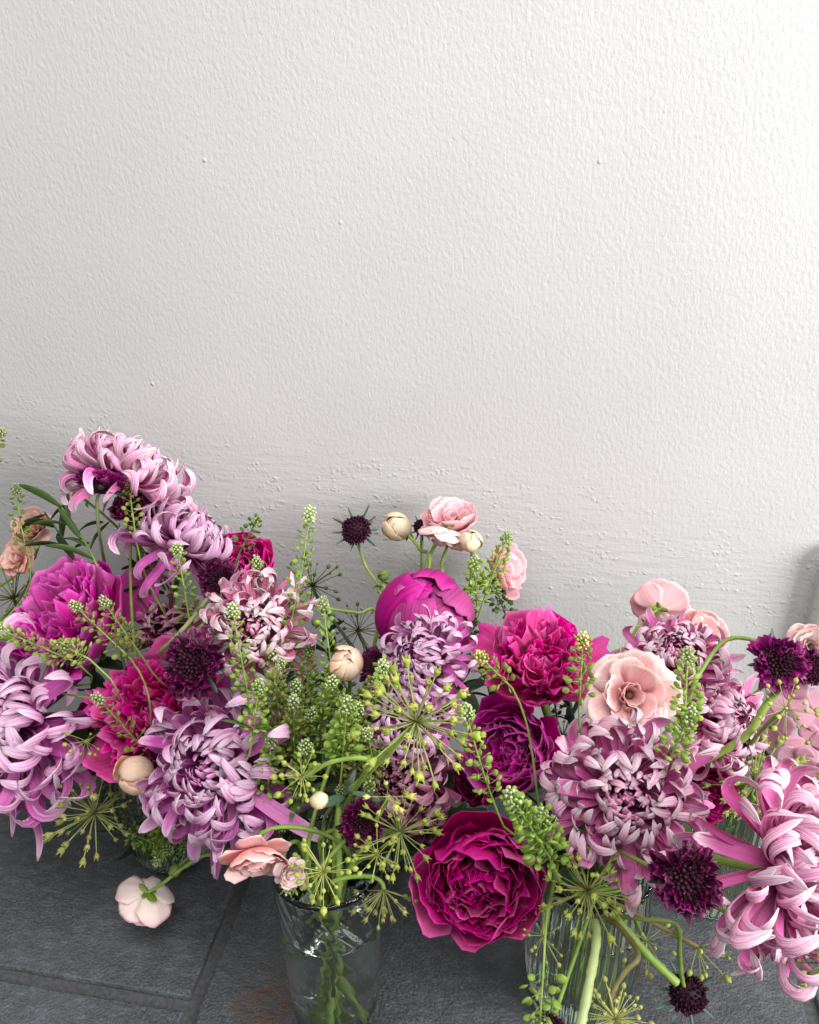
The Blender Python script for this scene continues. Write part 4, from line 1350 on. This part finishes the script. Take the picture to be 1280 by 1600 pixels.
# ---- seed umbels
umbel(650, 1128, .33, 86, (.05, .66, .72), 'a', 'wide green seed umbel with star tipped heads in the middle', n=44, seed=71, hero=((610, 1172, .32), (568, 1215, .30), (530, 1262, .29)), r_stem=.0028)
umbel(472, 1212, .32, 40, (-.1, .72, .62), 'a', 'golden green berry umbel on a side branch beside the lilac chrysanthemum', 'ray_gold', 'seed', True, 22, 90, 72, hero=((480, 1212, .318), (520, 1190, .318), (575, 1187, .315), (560, 1225, .30), (535, 1262, .29)), hs=1.7)
umbel(505, 1362, .37, 50, (-.1, .70, .66), 'a', 'yellow green berry umbel over the ribbed vase rim', 'ray_gold', 'seed', True, 26, 95, 73, hs=1.5)
umbel(590, 1335, .34, 40, (.1, .70, .66), 'a', 'small berry umbel between ribbed vase and drooping seed head', 'ray_gold', 'seed', True, 22, 95, 74, hs=1.5)
umbel(625, 1300, .325, 62, (.15, .65, .6), 'a', 'olive seed umbel above the crimson peony edge', 'ray', 'seed', False, 36, 105, 75)
umbel(600, 1390, .335, 50, (.1, .5, -.6), 'a', 'brown olive seed umbel drooping beside the ribbed vase', 'ray', 'seed_brown', False, 26, 75, 76)
umbel(148, 1270, .25, 62, (-.05, .70, .66), 'c', 'bare spoked seed umbel spread over the black slate', 'ray', 'seed_brown', False, 38, 95, 77)
umbel(135, 1158, .24, 30, (.2, .6, .3), 'c', 'small thin umbel in front of shaded peony petals', 'ray_gold', 'seed', True, 9, 110, 78, hs=1.6)
umbel(918, 1392, .345, 64, (-.05, .72, .64), 'b', 'olive seed umbel above the fluted vase', 'ray', 'seed', False, 40, 98, 79)
umbel(848, 1462, .37, 40, (-.1, .6, .1), 'b', 'small drooping umbel beside the crimson peony', 'ray', 'seed_brown', True, 14, 100, 80, hs=1.3)
umbel(1228, 1108, .27, 40, (.05, .72, .62), 'd', 'ball tipped green umbel under the bright wine scabiosa', 'ray', 'seed', True, 20, 98, 81, hs=1.5)
umbel(962, 1592, .42, 46, (-.05, .72, .66), 'b', 'fuzzy yellow green seed cluster low on the slate', 'ray_gold', 'seed_brown', True, 60, 115, 82, hs=1.4, hero=((955, 1560, .41), (975, 1520, .40), (998, 1492, .39), (970, 1450, .36), (945, 1420, .33)), smat='stem_brown')
umbel(1295, 1505, .40, 60, (-.2, .75, .60), 'b', 'dark green seed umbel beyond the big rose chrysanthemum over a tile joint', 'ray', 'seed_brown', False, 44, 100, 83, hs=1.1)
umbel(1180, 1225, .22, 72, (.1, .45, .8), 'd', 'olive seed umbel behind the big rose chrysanthemum', 'ray', 'seed_brown', False, 46, 85, 84)
umbel(1010, 1470, .33, 44, (.2, .6, .2), 'b', 'thin brown umbel of small berries over the slate beside the fluted vase', 'ray', 'seed_brown', True, 12, 110, 85, hs=1.6)
umbel(1090, 1480, .34, 52, (.4, .5, .1), 'b', 'sparse olive berry umbel under the big rose chrysanthemum', 'ray', 'seed', True, 9, 70, 86, hs=1.5, smat='stem_brown')
umbel(488, 915, .07, 46, (.1, .6, .6), 'f', 'dark shaded seed umbel at the wall behind the tall sprig', 'ray_dark', 'pod_dark', True, 30, 110, 87, smat='stem_dark')
umbel(520, 1090, .17, 48, (-.1, .75, .55), 'f', 'dark spiky umbel deep among the green sprigs', 'ray_dark', 'pod_dark', False, 36, 95, 88, smat='stem_dark')
umbel(22, 935, .11, 52, (.0, .3, .9), 'e', 'dark green umbel behind the purple peony', 'ray_dark', 'seed_brown', True, 22, 80, 89, smat='stem_dark')
umbel(560, 985, .09, 44, (.1, .6, .7), 'f', 'dark umbel left of the round peony bud stem', 'ray_dark', 'pod_dark', True, 26, 110, 90, smat='stem_dark')
umbel(880, 1150, .16, 40, (.0, .7, .6), 'b', 'dark brown umbel between the purple peony and blush ranunculus', 'ray_dark', 'seed_brown', True, 28, 100, 91, smat='stem_dark')

# ---- pennycress sprigs
sprig((425, 1085, .22), (485, 795, .16), 'f', 'tallest pennycress sprig standing clear against the wall', 64, seed=101, bow=-.03, size=1.15)
sprig((392, 1110, .25), (362, 945, .23), 'c', 'pennycress sprig over the left side of the blush chrysanthemum', 46, seed=102)
sprig((430, 1020, .19), (400, 872, .16), 'c', 'olive pennycress sprig in front of the small magenta peony', 40, 'pod_olive', 103)
sprig((300, 990, .19), (276, 850, .16), 'c', 'pennycress sprig above the dusky chrysanthemum', 44, seed=104)
sprig((545, 1165, .26), (505, 935, .20), 'f', 'slim bright pennycress sprig beside the peach ranunculus bud', 50, seed=105, bow=.03)
sprig((205, 1030, .215), (112, 942, .20), 'c', 'olive pennycress sprig across the purple peony petals', 44, 'pod_olive', 106)
sprig((225, 1030, .21), (158, 935, .19), 'c', 'olive pennycress sprig above the blown magenta peony', 44, 'pod_olive', 107)
sprig((120, 1035, .20), (-12, 978, .22), 'e', 'pennycress sprig lying across the lilac chrysanthemum top', 52, seed=108)
sprig((140, 1030, .245), (92, 1005, .24), 'e', 'stubby pennycress sprig on the lilac chrysanthemum edge', 40, 'pod_olive', 109)
sprig((238, 1185, .24), (148, 1086, .25), 'c', 'thin pennycress sprig in front of the blown magenta peony', 30, 'pod_olive', 110)
sprig((48, 880, .10), (25, 758, .08), 'e', 'pennycress sprig before the shaded peach ranunculus', 34, seed=111, bow=.04)
sprig((-25, 720, .06), (4, 672, .05), 'e', 'pennycress tip alone against the wall', 22, 'pod_olive', 112, bare=.0)
sprig((375, 862, .10), (404, 808, .08), 'c', 'bare pennycress tip beside the side on chrysanthemum', 20, 'pod_dark', 113, bare=.0, florets=18, fl='pod')
sprig((755, 940, .10), (795, 832, .09), 'f', 'pennycress sprig in front of the sideways ranunculus', 50, seed=114)
sprig((745, 945, .11), (742, 872, .11), 'f', 'leafy pennycress cluster under the small yellow cream bud', 50, 'pod', 115, bare=.0, size=1.1)
sprig((800, 1075, .25), (746, 1022, .26), 'b', 'brownish pennycress tip on the bright peony side', 30, 'pod_olive', 116, fl='seed_tip')
sprig((905, 1105, .27), (911, 992, .27), 'b', 'olive pennycress sprig over the bright magenta peony', 40, 'pod_olive', 117, fl='seed_tip')
sprig((1070, 1130, .27), (1075, 1015, .24), 'd', 'pennycress sprig in front of the rose chrysanthemum by the blush ranunculus', 44, seed=118)
sprig((1045, 1190, .30), (1082, 1108, .29), 'b', 'stout pennycress cluster above the full pink chrysanthemum', 54, seed=119, bare=.0)
sprig((778, 1270, .31), (726, 1102, .30), 'b', 'slender pennycress sprig in front of the half open purple peony', 44, seed=120, bow=.02)
sprig((862, 1345, .36), (795, 1238, .36), 'b', 'dense bright pennycress cluster between peony and full pink chrysanthemum', 80, seed=121, bare=.0, size=1.15)
sprig((860, 1340, .35), (845, 1268, .35), 'b', 'short bright pennycress cluster beside the dense one', 54, seed=122, bare=.0, size=1.1)
sprig((535, 1185, .29), (543, 1092, .28), 'a', 'bright pennycress cluster beside the wide seed umbel', 70, seed=123, bare=.0, size=1.15, leaves=2)
sprig((850, 1500, .40), (842, 1625, .43), 'b', 'pennycress sprig hanging down before the fluted vase', 26, seed=124, size=1.2)
sprig((214, 850, .13), (201, 756, .12), 'c', 'tiny pennycress sprig in front of the tucked dark scabiosa', 24, 'pod_olive', 125, fl='pod_olive')
sprig((610, 1075, .25), (598, 1036, .27), 'f', 'pennycress tip pointing out beside the shaded scabiosa', 20, 'pod', 126, bare=.0)
sprig((395, 1150, .28), (405, 1065, .27), 'c', 'bright leafy pennycress top above the open lilac chrysanthemum', 50, seed=127, bare=.0, leaves=3)
sprig((455, 1140, .21), (440, 1030, .18), 'f', 'shaded pennycress sprig right of the blush chrysanthemum', 64, 'pod_dark', 128, bare=.0, size=1.1)
sprig((500, 1150, .20), (470, 1050, .17), 'f', 'dark pennycress sprig deep beside the blush chrysanthemum', 64, 'pod_dark', 129, bare=.0, size=1.1)
sprig((480, 1120, .23), (482, 1010, .2), 'f', 'mid green pennycress sprig among the dark ones', 60, 'pod', 130, bare=.0, leaves=2)
sprig((565, 1105, .24), (590, 1060, .24), 'f', 'small pennycress spray across the peach ranunculus bud', 30, 'pod_olive', 131, bare=.0)
sprig((270, 1260, .22), (245, 1350, .24), 'c', 'bright pennycress sprig hanging above the white hellebore', 50, seed=132, bare=.0)
sprig((255, 1270, .20), (225, 1320, .21), 'c', 'dark pennycress sprig over the shaded fluted vase', 60, 'pod_dark', 133, bare=.0)
sprig((285, 1290, .21), (275, 1340, .22), 'c', 'short dark pennycress sprig under the open lilac chrysanthemum', 50, 'pod_dark', 134, bare=.0)
sprig((790, 960, .08), (770, 905, .08), 'f', 'dark pennycress sprig at the wall under the sideways ranunculus', 40, 'pod_dark', 135, bare=.0)
sprig((255, 900, .08), (222, 850, .06), 'c', 'dark pennycress sprig in the shade under the topmost chrysanthemum', 40, 'pod_dark', 136, bare=.0)
sprig((870, 1120, .14), (865, 1080, .15), 'b', 'dark brown pennycress tip beneath the bright magenta peony', 30, 'pod_dark', 137, bare=.0)
sprig((590, 1150, .26), (575, 1240, .29), 'f', 'pennycress sprig low beside the dark scabiosa bracts', 30, 'pod_olive', 138, bare=.0)
sprig((725, 1010, .12), (735, 935, .11), 'f', 'dark pennycress sprig right of the round peony bud', 44, 'pod_dark', 139, bare=.0)

# ---- buds and leaves
green_bud(600, 898, .075, 13, (.15, .3, .9), 'f', 'green scabiosa bud on a branching stem at the wall', seed=141, hero=((598, 912, .075), (592, 925, .08), (597, 950, .10)))
green_bud(452, 930, .15, 13, (-.6, .4, .5), 'f', 'green bud on a bent stem left of the round peony bud', seed=142, hero=((465, 937, .148), (510, 950, .14), (560, 958, .13), (592, 965, .12)), leaves=1)
green_bud(492, 972, .17, 9, (-.5, .4, .5), 'f', 'tiny green bud among the sprigs', seed=143, leaves=1)
green_bud(333, 905, .11, 12, (.0, .4, .9), 'c', 'yellow green bud under the side on chrysanthemum', seed=144, leaves=0)
green_bud(497, 1250, .33, 20, (-.3, .6, .6), 'a', 'pale yellow rosebud beside the golden berry umbel', seed=145, leaves=0, material='ran_cream')
green_bud(272, 1362, .262, 14, (-.5, .3, -.5), 'c', 'fat green bud on the hellebore stalk', seed=146, leaves=0)
green_bud(120, 775, .09, 12, (-.7, .3, .5), 'c', 'green bud poking left under the wine scabiosa', seed=147, leaves=2)
leaf_spray((150, 880, .12), (95, 790, .08), 'c', 'narrow green leaves fanning out left of the pale scabiosa stem', 9, .040, .10, 'leaf', 151, up=40, smat='stem')
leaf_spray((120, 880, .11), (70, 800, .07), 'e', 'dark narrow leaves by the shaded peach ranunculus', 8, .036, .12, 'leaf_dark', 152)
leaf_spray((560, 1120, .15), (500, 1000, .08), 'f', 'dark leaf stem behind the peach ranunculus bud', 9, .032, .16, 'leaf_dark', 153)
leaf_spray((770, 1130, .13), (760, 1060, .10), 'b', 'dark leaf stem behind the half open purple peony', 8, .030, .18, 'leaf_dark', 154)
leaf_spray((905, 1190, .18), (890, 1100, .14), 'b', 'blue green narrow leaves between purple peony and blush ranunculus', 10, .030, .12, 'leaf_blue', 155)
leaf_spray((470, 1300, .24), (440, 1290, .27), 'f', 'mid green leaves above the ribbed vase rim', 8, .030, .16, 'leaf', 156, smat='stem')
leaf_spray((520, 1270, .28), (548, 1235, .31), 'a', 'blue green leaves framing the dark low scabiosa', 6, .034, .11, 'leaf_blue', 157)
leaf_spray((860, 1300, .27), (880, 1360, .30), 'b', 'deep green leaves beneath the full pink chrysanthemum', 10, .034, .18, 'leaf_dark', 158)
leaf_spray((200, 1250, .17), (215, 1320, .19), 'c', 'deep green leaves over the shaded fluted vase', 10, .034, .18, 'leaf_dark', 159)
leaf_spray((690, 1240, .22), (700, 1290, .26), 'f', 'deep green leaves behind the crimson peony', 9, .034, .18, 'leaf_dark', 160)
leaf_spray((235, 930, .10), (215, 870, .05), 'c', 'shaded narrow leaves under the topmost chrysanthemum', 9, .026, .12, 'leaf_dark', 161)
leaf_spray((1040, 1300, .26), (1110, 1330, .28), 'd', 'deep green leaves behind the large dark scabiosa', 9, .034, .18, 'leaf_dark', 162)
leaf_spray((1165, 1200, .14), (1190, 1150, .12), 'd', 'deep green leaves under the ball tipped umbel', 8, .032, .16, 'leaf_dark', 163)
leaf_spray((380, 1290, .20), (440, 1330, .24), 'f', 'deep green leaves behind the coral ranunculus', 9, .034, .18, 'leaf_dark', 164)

# ---- bare stems crossing in front of the fluted vase
for pix, rr, sm, lab in (
        (((905, 1612, .44), (920, 1540, .42), (932, 1470, .39), (930, 1440, .36)), .0030, 'stem_pale', 'thick pale green cut stem crossing in front of the fluted vase'),
        (((1058, 1536, .365), (1020, 1500, .36), (985, 1460, .355), (955, 1425, .345)), .0028, 'stem', 'straight olive stem running down to the closed black scabiosa'),
        (((1100, 1190, .235), (1165, 1150, .235), (1195, 1105, .23), (1217, 1075, .225)), .0030, 'stem', 'thick curved green stem below the bright wine scabiosa'),
        (((275, 1005, .16), (250, 1020, .19), (285, 985, .20), (325, 935, .15)), .0022, 'stem_pale', 'pale stem lying across the dusky chrysanthemum')):
    pts = [P(*q) for q in pix]
    o = thing('cut_stem', pts[0], lab, 'stem', 'bare flower stems')
    tube('stem', spline(pts, 8), rr, rr * .9, sm, o, 8)

# ---- fillers deep in the arrangement
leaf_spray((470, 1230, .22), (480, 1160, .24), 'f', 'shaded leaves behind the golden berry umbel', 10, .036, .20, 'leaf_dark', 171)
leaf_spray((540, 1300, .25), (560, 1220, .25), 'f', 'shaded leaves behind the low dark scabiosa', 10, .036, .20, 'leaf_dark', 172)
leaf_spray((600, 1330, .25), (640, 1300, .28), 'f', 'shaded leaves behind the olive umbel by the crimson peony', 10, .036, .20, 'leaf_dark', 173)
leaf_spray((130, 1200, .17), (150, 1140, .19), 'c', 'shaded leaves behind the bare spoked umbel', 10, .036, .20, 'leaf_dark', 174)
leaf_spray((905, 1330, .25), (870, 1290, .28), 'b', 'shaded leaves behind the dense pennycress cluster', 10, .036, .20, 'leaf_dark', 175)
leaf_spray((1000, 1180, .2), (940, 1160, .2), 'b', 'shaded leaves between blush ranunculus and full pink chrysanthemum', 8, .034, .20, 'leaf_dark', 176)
peony(150, 1150, .17, 70, (.1, .7, .6), 'c', 'shaded crimson peony petals behind the thin small umbel', 'peony_crimson', 'half', 177)
peony(735, 1215, .20, 62, (-.3, .7, .5), 'b', 'shaded crimson peony under the half open purple one', 'peony_crimson', 'half', 178)
umbel(607, 1245, .33, 34, (.2, .7, .6), 'a', 'branching yellow green euphorbia sprig with open star flowers', 'ray_gold', 'seed_tip', False, 6, 100, 179, hs=2.2)
sprig((470, 1320, .27), (440, 1285, .29), 'a', 'pennycress tuft above the ribbed vase rim', 40, 'pod_dark', 180, bare=.0)
sprig((200, 1300, .22), (268, 1330, .24), 'c', 'bright pennycress tuft over the hellebore stalk', 50, 'pod', 181, bare=.0)

leaf_spray((150, 1060, .12), (130, 1000, .15), 'e', 'shaded leaves between the purple peony and large pale chrysanthemum', 10, .040, .20, 'leaf_dark', 191)
leaf_spray((700, 1110, .15), (720, 1060, .16), 'b', 'shaded leaves between the mauve chrysanthemums and half open peony', 9, .036, .20, 'leaf_dark', 192)
sprig((440, 1160, .25), (425, 1010, .22), 'f', 'light pennycress sprig between blush chrysanthemum and open lilac one', 60, 'pod', 193, bare=.0, size=1.05)
sprig((470, 1170, .25), (462, 1065, .24), 'f', 'olive pennycress sprig left of the bright cluster', 60, 'pod_olive', 194, bare=.0)
sprig((505, 1180, .25), (518, 1040, .22), 'f', 'light pennycress sprig under the peach ranunculus bud', 64, 'pod', 195, bare=.0, leaves=2)
sprig((560, 1180, .27), (560, 1100, .26), 'f', 'olive pennycress sprig behind the bright cluster', 56, 'pod_olive', 196, bare=.0)
sprig((440, 1200, .26), (490, 1110, .25), 'f', 'bright pennycress sprig leaning over the golden berry umbel', 56, 'pod', 197, bare=.0, leaves=2)

sprig((480, 1345, .34), (448, 1392, .37), 'a', 'olive pennycress tuft spilling over the ribbed vase rim', 34, 'pod_olive', 198, bare=.0)

# ---- the green thicket in the middle
_r = random.Random(5)
for k, (x, y, w) in enumerate(((415, 1180, .28), (450, 1120, .27), (480, 1190, .28), (520, 1140, .27), (560, 1200, .28), (590, 1170, .28), (505, 1090, .25), (430, 1060, .25), (545, 1260, .29), (600, 1110, .25))):
    sprig((x + _r.uniform(-12, 12), y + 60, w - .01), (x + _r.uniform(-18, 18), y - 30, w), 'f', ('short bright pennycress sprig in the green thicket between lilac chrysanthemum and wide umbel', 'short olive pennycress sprig in the green thicket between lilac chrysanthemum and wide umbel', 'short bright pennycress sprig with narrow leaves in the thicket beside the wide umbel')[k % 3], 54, ('pod', 'pod_olive', 'pod')[k % 3], 210 + k,
          bare=.0, size=_r.uniform(.8, 1.1), group='pennycress sprigs of the thicket', leaves=k % 3)
for k, (x, y, w) in enumerate(((200, 1290, .21), (240, 1310, .22), (175, 1265, .2), (270, 1300, .22))):
    sprig((x, y - 50, w - .01), (x + _r.uniform(-15, 15), y + 25, w), 'c', ('short dark pennycress sprig drooping over the shaded fluted vase', 'short bright pennycress sprig drooping over the shaded fluted vase')[k % 2], 54, ('pod_dark', 'pod')[k % 2], 230 + k, bare=.0, group='pennycress sprigs over the shaded vase')
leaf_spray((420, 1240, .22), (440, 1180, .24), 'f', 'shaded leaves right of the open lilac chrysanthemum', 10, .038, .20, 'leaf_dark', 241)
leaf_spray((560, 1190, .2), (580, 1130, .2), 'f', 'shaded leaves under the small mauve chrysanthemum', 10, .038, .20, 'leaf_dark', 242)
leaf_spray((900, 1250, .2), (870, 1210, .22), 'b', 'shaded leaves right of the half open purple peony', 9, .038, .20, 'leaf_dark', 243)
